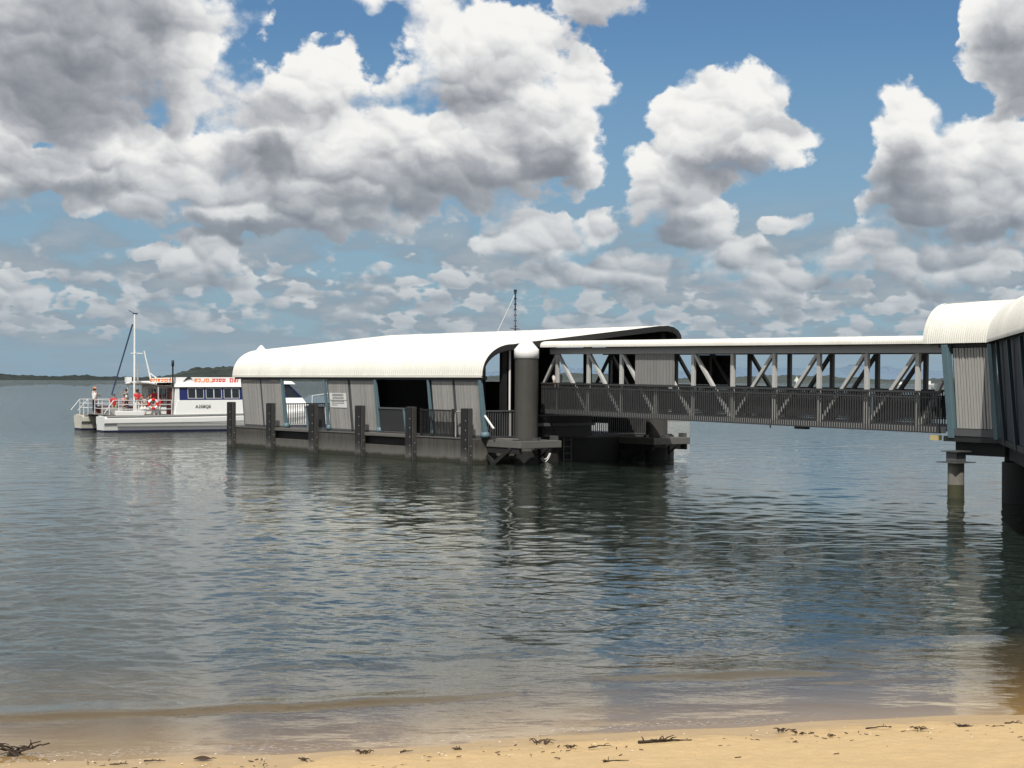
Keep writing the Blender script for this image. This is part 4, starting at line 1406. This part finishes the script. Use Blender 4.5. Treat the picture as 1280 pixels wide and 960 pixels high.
strokes(3.0, 4.35, M_ORANGE, 3.20, .20)
strokes(5.95, 7.0, M_ORANGE, 3.18, .24)
strokes(7.15, 8.1, M_RED, 3.20, .22)
strokes(8.35, 9.9, M_RED, 3.18, .26)
strokes(10.15, 11.4, M_RED, 3.20, .22)
g = MB()
ys_ = .172
g.strip([[(5.2 + .75 * t, ys_, 3.22 + .20 * math.sin(t * 2.6)), (5.2 + .75 * t, ys_ + .02, 3.22 + .20 * math.sin(t * 2.6) + .12 * math.sin(math.pi * min(1, t * 1.1 + .05)))] for t in np.linspace(0, 1, 10)])
g.build('animal_emblem', cloth('dark', DARK_C), sb)
fc = bpy.data.curves.new('reg', 'FONT'); fc.body = 'A358QE'; fc.size = .30; fc.extrude = .004
ft = bpy.data.objects.new('reg', fc); COL.objects.link(ft)
dg = bpy.context.evaluated_depsgraph_get()
tm = bpy.data.meshes.new_from_object(ft.evaluated_get(dg)); bpy.data.objects.remove(ft); bpy.data.curves.remove(fc)
tm.transform(Matrix.Translation((5.95, -.018, 1.52)) @ Matrix.Rotation(math.radians(90 + 4), 4, 'X'))
tm.materials.clear(); tm.materials.append(cloth('dark', DARK_C))
ro = bpy.data.objects.new('registration_number', tm); COL.objects.link(ro); ro.parent = cat
# aft deck: awning, bulkhead, rails, locker, posts
aw = []
for i in range(9):
    y = .1 + 6.7 * i / 8
    b = .10 * math.sin(math.pi * i / 8)
    aw.append([(3.45, y, 2.98 + b), (3.40, y, 3.06 + b), (3.45, y, 3.14 + b), (4.7, y, 3.16 + b), (4.7, y, 2.94 + b)])
MB().strip(aw, True, True).build('awning', M_BW, cat)
MB().box(4.5, 4.56, .2, 6.7, 1.1, 2.95).build('bulkhead', mat('bulkhead_grey', (.50, .50, .48), .6), cat)
MB().box(4.44, 4.495, .35, 1.15, 1.1, 2.80).build('bulkhead_door', M_DKRED, cat)
for y in (1.5, 2.5, 4.3):
    MB().box(4.45, 4.495, y, y + .8, 1.95, 2.75).build('bulkhead_window', M_GLASS, cat)
for x, y in ((3.55, .2), (3.55, 6.7)):
    MB().tube([(x, y, 1.1), (x, y, 2.98)], .035, 8).build('awning_post', M_ALU, cat)
g = MB()
def rail(pts, posts):
    for z in (2.02, 1.75, 1.46):
        g.tube([(x, y, z) for x, y in pts], .028, 6)
    for x, y in posts:
        g.tube([(x, y, 1.02), (x, y, 2.03)], .030, 6)
rail([(.95, .10), (4.4, .10)], [(.95, .10), (2.1, .1), (3.25, .1), (4.4, .1)])
g.tube([(.05, .16, 1.2), (.62, .1, 2.03), (.95, .1, 2.03)], .032, 6)
g.cut()
rail([(.35, 6.85), (4.4, 6.85)], [(.35, 6.85), (1.6, 6.85), (3.0, 6.85)]); g.tube([(-.25, 6.85, 1.3), (.35, 6.85, 2.03)], .032, 6)
g.cut()
rail([(.35, 6.85), (.35, 4.9)], [(.35, 5.9), (.35, 4.9)]); g.tube([(-.3, 5.0, 1.3), (.35, 4.9, 2.03)], .032, 6)
g.cut()
rail([(.62, 4.3), (.62, 1.0)], [(.62, 4.3), (.62, 2.6), (.62, 1.0)])
g.each('deck_rail', M_ALU, cat)
MB().box(.75, 2.55, -.10, .35, 1.06, 1.36).build('locker', M_BW, cat, .03)
MB().box(2.5, 4.2, .5, 1.2, 1.10, 1.55).build('seat_box', M_BW, cat, .03)
MB().box(1.2, 3.8, 5.9, 6.6, 1.10, 1.55).build('seat_box', M_DKRED, cat, .03)
MB().box(1.0, 1.8, 2.0, 4.2, 1.10, 1.50).build('engine_box', M_BGREY, cat, .03)
ms = MB().tube([(2.85, 3.0, 1.1), (2.85, 3.0, 7.6)], .075, 8, r2=.055).build('mast', M_BW, cat)
MB().tube([(2.85, 2.35, 5.05), (2.85, 3.65, 5.05)], .03, 6).tube([(2.6, 3.0, 5.05), (3.4, 3.0, 5.05)], .03, 6).build('spreader', M_BW, ms)
MB().box(2.75, 3.05, 2.96, 3.04, 7.6, 7.68).tube([(2.45, 3.0, 7.85), (2.85, 3.0, 7.64)], .02, 6).build('masthead', M_ROPE, ms)
MB().tube([(2.72, 3.0, 6.95), (1.35, 3.0, 2.35)], .055, 8, r2=.045).build('furled_boom', M_ROPE, cat)
MB().tube([(3.1, 3.1, 3.1), (3.1, 3.1, 4.3)], .07, 8).build('stovepipe', M_BGREY, cat)
MB().tube([(3.55, 1.6, 3.1), (3.05, 1.6, 5.2)], .06, 8, r2=.045).tube([(3.45, 1.6, 3.75), (4.2, 1.4, 3.15)], .04, 6).build('davit', M_BW, cat)
MB().tube([(4.42, -.05, 2.9), (4.42, -.05, 4.3)], .055, 8).lathe([(.0, 0), (.09, .01), (.09, .38), (0, .39)], (4.42, -.05, 4.2), 10).build('exhaust_stack', M_CHAR, cat)
MB().box(3.0, 3.35, 5.2, 5.6, 3.16, 3.5).build('roof_vent', M_BW, cat)
# wheelhouse
MB().hexa([(11.3, .7, 1.65), (14.2, 1.0, 1.68), (14.2, 5.9, 1.68), (11.3, 6.2, 1.65)], [(11.3, .9, 2.15), (13.9, 1.15, 2.15), (13.9, 5.8, 2.15), (11.3, 6.1, 2.15)]).build('wheelhouse_base', M_BW, cat, .03)
wh = MB().hexa([(11.2, .95, 2.155), (13.85, 1.2, 2.155), (13.85, 5.75, 2.155), (11.2, 6.05, 2.155)], [(11.2, 1.15, 3.05), (12.9, 1.35, 3.05), (12.9, 5.6, 3.05), (11.2, 5.9, 3.05)]).build('wheelhouse_window', M_GLASS, cat)
g = MB()
for (x, y, x2, y2) in ((13.86, 1.19, 12.92, 1.34), (12.8, 1.1, 12.1, 1.25), (13.87, 3.4, 12.92, 3.4), (11.9, 1.0, 11.7, 1.2)):
    g.bar((x, y, 2.16), (x2, y2, 3.06), .07)
g.each('window_pillar', M_NAVYP, wh)
MB().hexa([(10.9, .95, 3.06), (13.4, 1.1, 3.06), (13.4, 5.9, 3.06), (10.9, 6.1, 3.06)], [(11.0, 1.1, 3.34), (13.2, 1.3, 3.26), (13.2, 5.7, 3.26), (11.0, 6.0, 3.34)]).build('wheelhouse_roof', M_BW, cat, .05)
MB().box(11.2, 12.1, 2.2, 4.4, 3.34, 3.72).build('roof_locker', M_BW, cat, .03)
g = MB().tube([(14.3, .45, 1.65), (14.3, .45, 2.3), (16.2, 1.0, 2.5)], .03, 6)
g.build('bow_rail', M_ALU, cat)

# life ring hung on the near rail
lr = thing('life_ring', 'red and white life ring hung on the near rail of the catamaran', 'life ring', BM @ Vector((3.15, .02, 1.78)), BA)
MB().torus((0, 0, 0), .28, .085, (0, 1, 0), 28, 10).build('ring', M_BW, lr)
g = MB()
for k in range(4):
    a = math.radians(45 + 90 * k)
    g.torus((0, 0, 0), .28, .089, (0, 1, 0), 8, 10, a - .42, a + .42)
g.build('red_band', M_RED, lr)
# passengers and crew on the aft deck
GP = 'people on the aft deck of the catamaran'
def on_boat(x, y, z=1.10):
    return BM @ Vector((x, y, z))
person('person in a white shirt and orange cap standing alone at the far stern rail', on_boat(.95, 5.55), BA + .5, shirt=('white', WHITE_C), legs=('dark', DARK_C), hat=('orange', (.75, .25, .08)), arms='rail', group=GP)
person('person in a red top seated farthest aft beside the boom', on_boat(2.35, 5.85), BA - 1.8, True, ('red', RED_C), ('khaki', KHAKI_C), arms='lap', group=GP)
person('person in a pink top seated next to the red topped passenger', on_boat(3.1, 5.85), BA - 1.5, True, ('pink', PINK_C), ('navy', NAVY_C), hair=(.10, .06, .03), arms='lap', group=GP)
person('person in a white top seated between the mast and the pink topped passenger', on_boat(3.5, 4.6), BA - 1.2, True, ('white', WHITE_C), ('khaki', KHAKI_C), hair=(.16, .10, .05), arms='lap', group=GP)
person('person in a red jacket standing by the grey bulkhead behind the life ring', on_boat(4.0, 2.3), BA - 2.2, shirt=('red', RED_C), legs=('dark', DARK_C), arms='rail', h=.95, group=GP)
person('person in red shirt and dark hat standing at the near rail above the white locker', on_boat(2.35, .75), BA - 1.6, shirt=('red', RED_C), legs=('white', WHITE_C), hat=('dark', DARK_C), arms='rail', h=.93, group=GP)
person('person in a pale pink shirt standing close to the mast', on_boat(3.25, 3.7), BA - 2.6, shirt=('pink', PINK_C), legs=('navy', NAVY_C), hair=(.3, .2, .1), h=.97, group=GP)
person('person in a dark shirt seated on the white box beside the near rail', on_boat(3.3, 1.5), BA - 1.2, True, ('dark', DARK_C), ('khaki', KHAKI_C), arms='lap', group=GP)
person('person in a grey shirt standing below the mast with one arm raised', on_boat(2.5, 3.6), BA + 2.6, shirt=('grey', GREY_C), legs=('khaki', KHAKI_C), arms='raise', h=.96, group=GP)
person('person in a pale patterned shirt seated left of the life ring', on_boat(2.75, .95), BA - 1.7, True, ('pale', (.55, .45, .42)), ('white', WHITE_C), arms='lap', group=GP)
person('person with white hair and dark top seated below the awning edge', on_boat(2.2, 2.6, 1.04), BA + 3.0, True, ('dark', DARK_C), ('grey', GREY_C), hair=(.6, .58, .55), arms='lap', group=GP)
person('person in bright red shirt and white trousers seated right of the life ring', on_boat(3.85, .95), BA - 2.0, True, ('red', RED_C), ('white', WHITE_C), hat=('red', RED_C), arms='lap', group=GP)
# walker on the gangway
GM = Matrix.Translation(GO) @ Matrix.Rotation(GA, 4, 'Z') @ Matrix.Rotation(.0090, 4, 'Y')
person('person in a white shirt walking along the gangway near the pontoon', GM @ Vector((.45, .40, .172)), GA, shirt=('white', WHITE_C), legs=('navy', NAVY_C), stride=.9)


# ------------------------------------------------------------------ craft moored beyond the pontoon
def small_hull(L, Wd_, fr, m, parent, keel=-.35):
    rings = []
    for i in range(11):
        t = i / 10
        k = max(.03, (1 - max(0, (t - .35) / .65) ** 2.2)) * (0.86 + .14 * min(1, t / .3))
        zt = fr * (1 + .35 * t * t)
        x = L * t
        w_ = Wd_ / 2 * k
        rings.append([(x + .05 * L * t * (z / fr), y, z) for y, z in ((-.35 * w_, keel), (-.85 * w_, .05), (-1.0 * w_, zt * .7), (-.98 * w_, zt), (.98 * w_, zt), (w_, zt * .7), (.85 * w_, .05), (.35 * w_, keel))])
    g = MB().strip(rings, False, True)
    g.add(rings[0], [tuple(range(8))])
    return g.build('hull', m, parent, .02)


ya = thing('sailing_yacht', 'yacht moored behind the pontoon, its dark mast and pale forestay rising over the roof', 'yacht', (3.2, 96.0, 0), math.pi - .12)
small_hull(8.6, 2.7, .85, M_BW, ya)
MB().hexa([(1.9, -.9, .85), (5.8, -.7, .95), (5.8, .7, .95), (1.9, .9, .85)], [(2.1, -.75, 1.35), (5.2, -.5, 1.3), (5.2, .5, 1.3), (2.1, .75, 1.35)]).build('coachroof', M_BW, ya, .05)
ms = MB().tube([(3.05, 0, .9), (3.05, 0, 8.55)], .040, 8).build('mast', M_CHAR, ya)
g = MB()
for z in np.arange(3.6, 8.4, .32):
    g.box(2.97, 3.13, -.025, .025, z, z + .07)
g.build('mast_step', M_CHAR, ms)
MB().tube([(3.05, -.55, 6.35), (3.05, .55, 6.35)], .02, 6).tube([(2.8, 0, 6.35), (3.35, 0, 6.42)], .022, 6).build('spreader', M_CHAR, ms)
MB().box(2.96, 3.14, -.06, .06, 8.5, 8.64).build('masthead', M_CHAR, ms)
MB().tube([(3.1, 0, 8.3), (6.4, 0, 1.2)], .022, 6).build('forestay', M_WHITE, ya)
MB().tube([(3.05, 0, 7.6), (3.0, -1.25, .95)], .014, 5).tube([(3.05, 0, 7.6), (3.0, 1.25, .95)], .014, 5).build('shroud', M_GREY, ya)
MB().tube([(3.0, 0, 1.75), (.3, 0, 1.80)], .06, 8).build('boom', M_GREY, ya)

cr = thing('motor_cruiser', 'white motor cruiser with a flybridge glimpsed through the gangway beside its grey panel', 'boat', (15.7, 150.0, 0), math.radians(184))
cr.scale = (1.6, 1.6, 1.6)
small_hull(6.6, 2.9, 1.0, M_BW, cr)
MB().hexa([(.9, -1.1, 1.0), (4.6, -.95, 1.15), (4.6, .95, 1.15), (.9, 1.1, 1.0)], [(1.0, -1.0, 2.3), (3.8, -.85, 2.3), (3.8, .85, 2.3), (1.0, 1.0, 2.3)]).build('cabin', M_BW, cr, .05)
for a in (1.2, 2.2, 3.15):
    MB().box(a, a + .75, .98, 1.10, 1.55, 2.1).build('window', M_GLASS, cr)
MB().hexa([(.8, -1.15, 2.305), (4.2, -1.0, 2.305), (4.2, 1.0, 2.305), (.8, 1.15, 2.305)], [(.8, -1.1, 3.1), (2.9, -.9, 3.1), (2.9, .9, 3.1), (.8, 1.1, 3.1)]).build('flybridge', M_BW, cr, .05)
for x, y in ((.95, -1.0), (2.4, -.85), (.95, 1.0), (2.4, .85)):
    MB().tube([(x, y, 3.1), (x, y, 3.6)], .035, 6).build('canopy_post', M_BW, cr)
MB().box(.7, 2.7, -1.1, 1.1, 3.6, 3.68).build('canopy', M_BW, cr, .04)
for x in (1.0, 1.75):
    MB().box(x, x + .6, 1.08, 1.12, 2.45, 2.95).build('side_curtain', M_GLASS, cr)
MB().tube([(1.5, .2, 3.65), (1.5, .2, 5.1)], .022, 6).build('aerial', M_WHITE, cr)

# channel beacon and far launches
bc = thing('channel_beacon', 'white channel beacon with a triangular topmark standing in the water seen through the gangway', 'beacon', (154.0, 900.0, -1))
MB().tube([(0, 0, 0), (0, 0, 4.6)], .45, 8).build('pole', M_WHITE, bc)
MB().hexa([(-1.5, -.2, 4.3), (1.5, -.2, 4.3), (1.5, .2, 4.3), (-1.5, .2, 4.3)], [(-.1, -.2, 6.9), (.1, -.2, 6.9), (.1, .2, 6.9), (-.1, .2, 6.9)]).build('topmark', mat('beacon_mark', (.66, .70, .60), .5), bc)
for k, (x, y, lab) in enumerate(((346.0, 1500.0, 'tiny white launch far out below the wooded shore, left of the other'), (372.0, 1500.0, 'tiny white launch with a tall cabin far out beside the shelter post'))):
    la = thing('far_launch', lab, 'boat', (x, y, 0), .2, 'launches far out on the bay')
    small_hull(9, 3, 1.3, M_BW, la)
    MB().box(2.0, 5.5, -1.1, 1.1, 1.4, 3.2 + .9 * k).build('cabin', M_BW, la, .1)


# ------------------------------------------------------------------ land across the bay
def ridge(name, x0, x1, y0, depth, hf, m, nx, ny, rough, seed):
    xs = np.linspace(x0, x1, nx); t = np.linspace(0, 1, ny)
    X, T = np.meshgrid(xs, t)
    Y = y0 + T * depth + 30 * fbm2(X, X * 0, .004, 3, seed)
    crown = np.sin(np.pi * np.clip(T, 0, 1)) ** .6
    base = hf(X)
    Z = crown * base + rough * crown * (fbm2(X, T * depth, 1 / 22, 3, seed) + .8 * fbm2(X, T * depth, 1 / 9, 2, seed + 4)) * np.clip(base / 4, 0, 1)
    Z = np.where(T <= 0.001, -.5, Z)
    o = grid_object(name, X, Y, Z, m)
    o['kind'] = 'structure'
    for p in o.data.polygons:
        p.use_smooth = False
    return o


def hazed_land_mat(name, a, b, sc):  # distance haze is mixed into these base colours
    m, n, bs = new_mat(name)
    geo = n.new('ShaderNodeNewGeometry')
    f = n.noise(geo.outputs['Position'], sc, 4, .6)
    n.put(bs.inputs['Base Color'], n.mix(n.map(f, .3, .7), (*a, 1), (*b, 1)))
    bs.inputs['Roughness'].default_value = 1; bs.inputs['Specular IOR Level'].default_value = 0
    return m


px_x = lambda px, Y: (px - 640) / FOCAL * Y
low = lambda X: 7.5 + 2.2 * np.sin(X * .011) + 1.6 * np.sin(X * .031 + 1)
ridge('wooded_shore_hill', px_x(-160, 3000), px_x(420, 3000), 3000, 260, lambda X: low(X) * np.clip((X - px_x(-160, 3000)) / 60, 0, 1), hazed_land_mat('far_wood', (.028, .036, .037), (.050, .058, .052), .03), 700, 14, 8.0, 3.0)
ridge('wooded_hill', px_x(165, 3400), px_x(520, 3400), 3420, 500, lambda X: 7 + 23 / (1 + np.exp(-(X - px_x(206, 3400)) / 18)) * (1 - .35 / (1 + np.exp(-(X - px_x(400, 3400)) / 40))), hazed_land_mat('far_hill', (.034, .044, .044), (.062, .070, .060), .02), 640, 18, 11.0, 5.0)
ridge('far_shore_hill', px_x(420, 2600), px_x(1700, 2600), 2600, 300, lambda X: 8 + 4.5 * np.sin(X * .006 + 1) + 3 * np.sin(X * .017) + 5 * np.clip((X - px_x(880, 2600)) / 200, 0, 1), hazed_land_mat('mid_wood', (.050, .068, .075), (.085, .095, .085), .02), 700, 12, 6.0, 8.0)
ridge('mountain_hill', px_x(500, 14000), px_x(1900, 14000), 14000, 2500, lambda X: 92 + 60 * np.exp(-((X - px_x(1050, 14000)) / 420) ** 2) + 40 * np.exp(-((X - px_x(1120, 14000)) / 160) ** 2) + 25 * np.sin(X * .004), hazed_land_mat('hazed_mountain', (.135, .195, .265), (.15, .21, .28), .002), 300, 12, 40, 12.0)

# ------------------------------------------------------------------ things washed up on the sand
M_TWIG = mat('wet_driftwood', (.035, .024, .016), .8, var=.3, scale=8)
M_WEED = mat('dry_seaweed', (.050, .030, .018), .85, var=.4, scale=12)
M_SHELL = mat('bleached_shell', (.62, .57, .48), .6, var=.15, scale=9)


def sand_point(px, py):
    ty = (py - 475 - (px - 640) * .0039) / FOCAL; tx = (px - 640) / FOCAL
    y = 14.6
    for _ in range(40):
        z = float(sand_z(tx * y, y))
        y = (EYE - z) / ty
    return tx * y, y, float(sand_z(tx * y, y))


def twig(mb, a, b, r, wob, rnd, n=7, side=2):
    a = Vector(a); b = Vector(b)
    L = (b - a).length
    pts = []
    for i in range(n):
        t = i / (n - 1)
        p = a.lerp(b, t)
        p += Vector((rnd.uniform(-1, 1), rnd.uniform(-1, 1), rnd.uniform(-.3, .8))) * wob * L * math.sin(math.pi * t)
        pts.append(p)
    mb.tube(pts, r, 6, r2=r * .35)
    for k in range(side):
        i = rnd.randrange(1, n - 1)
        q = pts[i] + Vector((rnd.uniform(-1, 1), rnd.uniform(-1, 1), rnd.uniform(-.05, .5))) * L * .3
        mb.tube([pts[i], pts[i].lerp(q, .5) + Vector((0, 0, .01)), q], r * .55, 5, r2=r * .2)


LITTER = [
    (20, 944, .55, 'branch', 'tangled dark branch lying at the left edge of the wet sand'),
    (150, 957, .16, 'twig', 'short dark stick at the foot of the wet sand, nearest the tangled branch'),
    (195, 953, .20, 'twig', 'forked brown twig on the sand between the tangled branch and the curled leaf'),
    (255, 951, .18, 'leaf', 'dark curled leaf on the wet sand at lower left'),
    (380, 951, .09, 'weed', 'small clump of weed on the wet sand left of the long stick pair'),
    (457, 943, .14, 'weed', 'flat brown weed clump on wet sand left of centre'),
    (510, 941, .12, 'twig', 'thin bent twig on the sand just left of centre'),
    (575, 938, .10, 'weed', 'little weed clump with sandy tips below the pontoon'),
    (677, 930, .18, 'weed', 'dark rounded weed clump at the water edge near the middle of the beach'),
    (715, 935, .09, 'weed', 'speck of weed right of the dark rounded clump'),
    (752, 935, .22, 'twig', 'straight thin stick lying level on the dry sand'),
    (833, 929, .50, 'stick', 'long knobbly brown stick, the largest on the dry sand'),
    (772, 953, .22, 'twig', 'brown root fibre half buried at the bottom of the sand'),
    (980, 915, .14, 'weed', 'weed clump with a pale shell at the water edge'),
    (1000, 918, .10, 'weed', 'small weed clump right of the shell and weed'),
    (1040, 921, .08, 'weed', 'lone dark speck of weed on open dry sand'),
    (1100, 911, .26, 'twig', 'long low dark twig on the upper right sand'),
    (1150, 912, .12, 'weed', 'brown weed clump between two dark twigs at right'),
    (1206, 910, .20, 'branch', 'forked dark twig with a raised tip on the right sand'),
    (1248, 910, .16, 'twig', 'short dark stick second from the right end of the sand'),
    (1268, 905, .16, 'twig', 'dark stick nearest the right edge of the beach'),
]
for k, (px, py, size, kind, lab) in enumerate(LITTER):
    rnd = random.Random(100 + k)
    x, y, z = sand_point(px, py)
    mb = MB()
    if kind == 'branch':
        for i in range(6 if size > .5 else 3):
            a0 = rnd.uniform(-.35, .35) + (math.pi if i % 2 else 0)
            L = size * rnd.uniform(.35, .6)
            up = rnd.uniform(-.005, .03) if px > 100 else rnd.uniform(0, .16)
            twig(mb, (-.05 * math.cos(a0), -.03 * i + .05, .012), (L * math.cos(a0), L * .6 * math.sin(a0), .012 + up), (.010 if px > 100 else .013) if size > .3 else .007, .07, rnd, 8, 3)
        nm, ct, m = 'driftwood_branch', 'driftwood', M_TWIG
    elif kind == 'stick':
        for i in range(3):
            twig(mb, (-size / 2 + .05 * i, -.02 + .02 * i, .010), (size / 2 - .12 * i, .03 - .03 * i, .022 + .008 * i), .015 - .003 * i, .035, rnd, 10, 3)
        nm, ct, m = 'driftwood_branch', 'driftwood', M_TWIG
    elif kind == 'twig':
        a0 = rnd.uniform(-.3, .3)
        twig(mb, (-size / 2 * math.cos(a0), -size / 2 * math.sin(a0), .006), (size / 2 * math.cos(a0), size / 2 * math.sin(a0), .016), .008, .05, rnd, 7, 2)
        nm, ct, m = 'beach_twig', 'twig', M_TWIG
    elif kind == 'leaf':
        mb.strip([[(size * (t - .5), w_ * .035 * math.sin(math.pi * min(.98, max(.02, t))), .012 + .03 * (1 - abs(w_)) * math.sin(math.pi * t)) for w_ in (-1, -.5, 0, .5, 1)] for t in np.linspace(0, 1, 9)])
        nm, ct, m = 'curled_leaf', 'leaf', M_WEED
    else:
        for i in range(9):
            a0 = rnd.uniform(0, 6.28)
            p0 = Vector((rnd.uniform(-.3, .3) * size, rnd.uniform(-.3, .3) * size, .004))
            p1 = p0 + Vector((math.cos(a0), .6 * math.sin(a0), rnd.uniform(.05, .35))) * size * .5
            mb.tube([p0, p0.lerp(p1, .5) + Vector((0, 0, size * .12)), p1], .007, 5, r2=.003)
        nm, ct, m = 'seaweed_clump', 'seaweed', M_WEED
    o = mb.build(nm, m)
    o.location = (x, y, z + .002)
    tag(o, lab, ct, 'flotsam along the beach')
# fine flotsam nobody could count
rnd = random.Random(77)
mb = MB()
for i in range(180):
    px = rnd.uniform(-60, 1340)
    ye = float(np.interp(px, [0, 320, 500, 640, 800, 1000, 1280], [956, 950, 943, 934, 930, 916, 906]))
    x, y, z = sand_point(px, ye + abs(rnd.gauss(0, 9)) + rnd.uniform(-5, 3))
    s_ = rnd.uniform(.004, .016)
    a0 = rnd.uniform(0, 3.14)
    mb.tube([(x - s_ * math.cos(a0) * 1.8, y - s_ * math.sin(a0), z + .003), (x + s_ * math.cos(a0) * 1.8, y + s_ * math.sin(a0), z + .004 + s_ * .3)], s_ * .35, 5)
o = mb.build('beach_debris', M_WEED); o['kind'] = 'stuff'
mb = MB()
for i in range(110):
    px = rnd.uniform(-60, 1340)
    ye = float(np.interp(px, [0, 320, 500, 640, 800, 1000, 1280], [954, 949, 942, 933, 929, 915, 905]))
    x, y, z = sand_point(px, ye + rnd.gauss(0, 6))
    s_ = rnd.uniform(.005, .014)
    mb.ball((x, y, z + .002), s_, 5, (1, .8, .45))
o = mb.build('shell_debris', M_SHELL); o['kind'] = 'stuff'
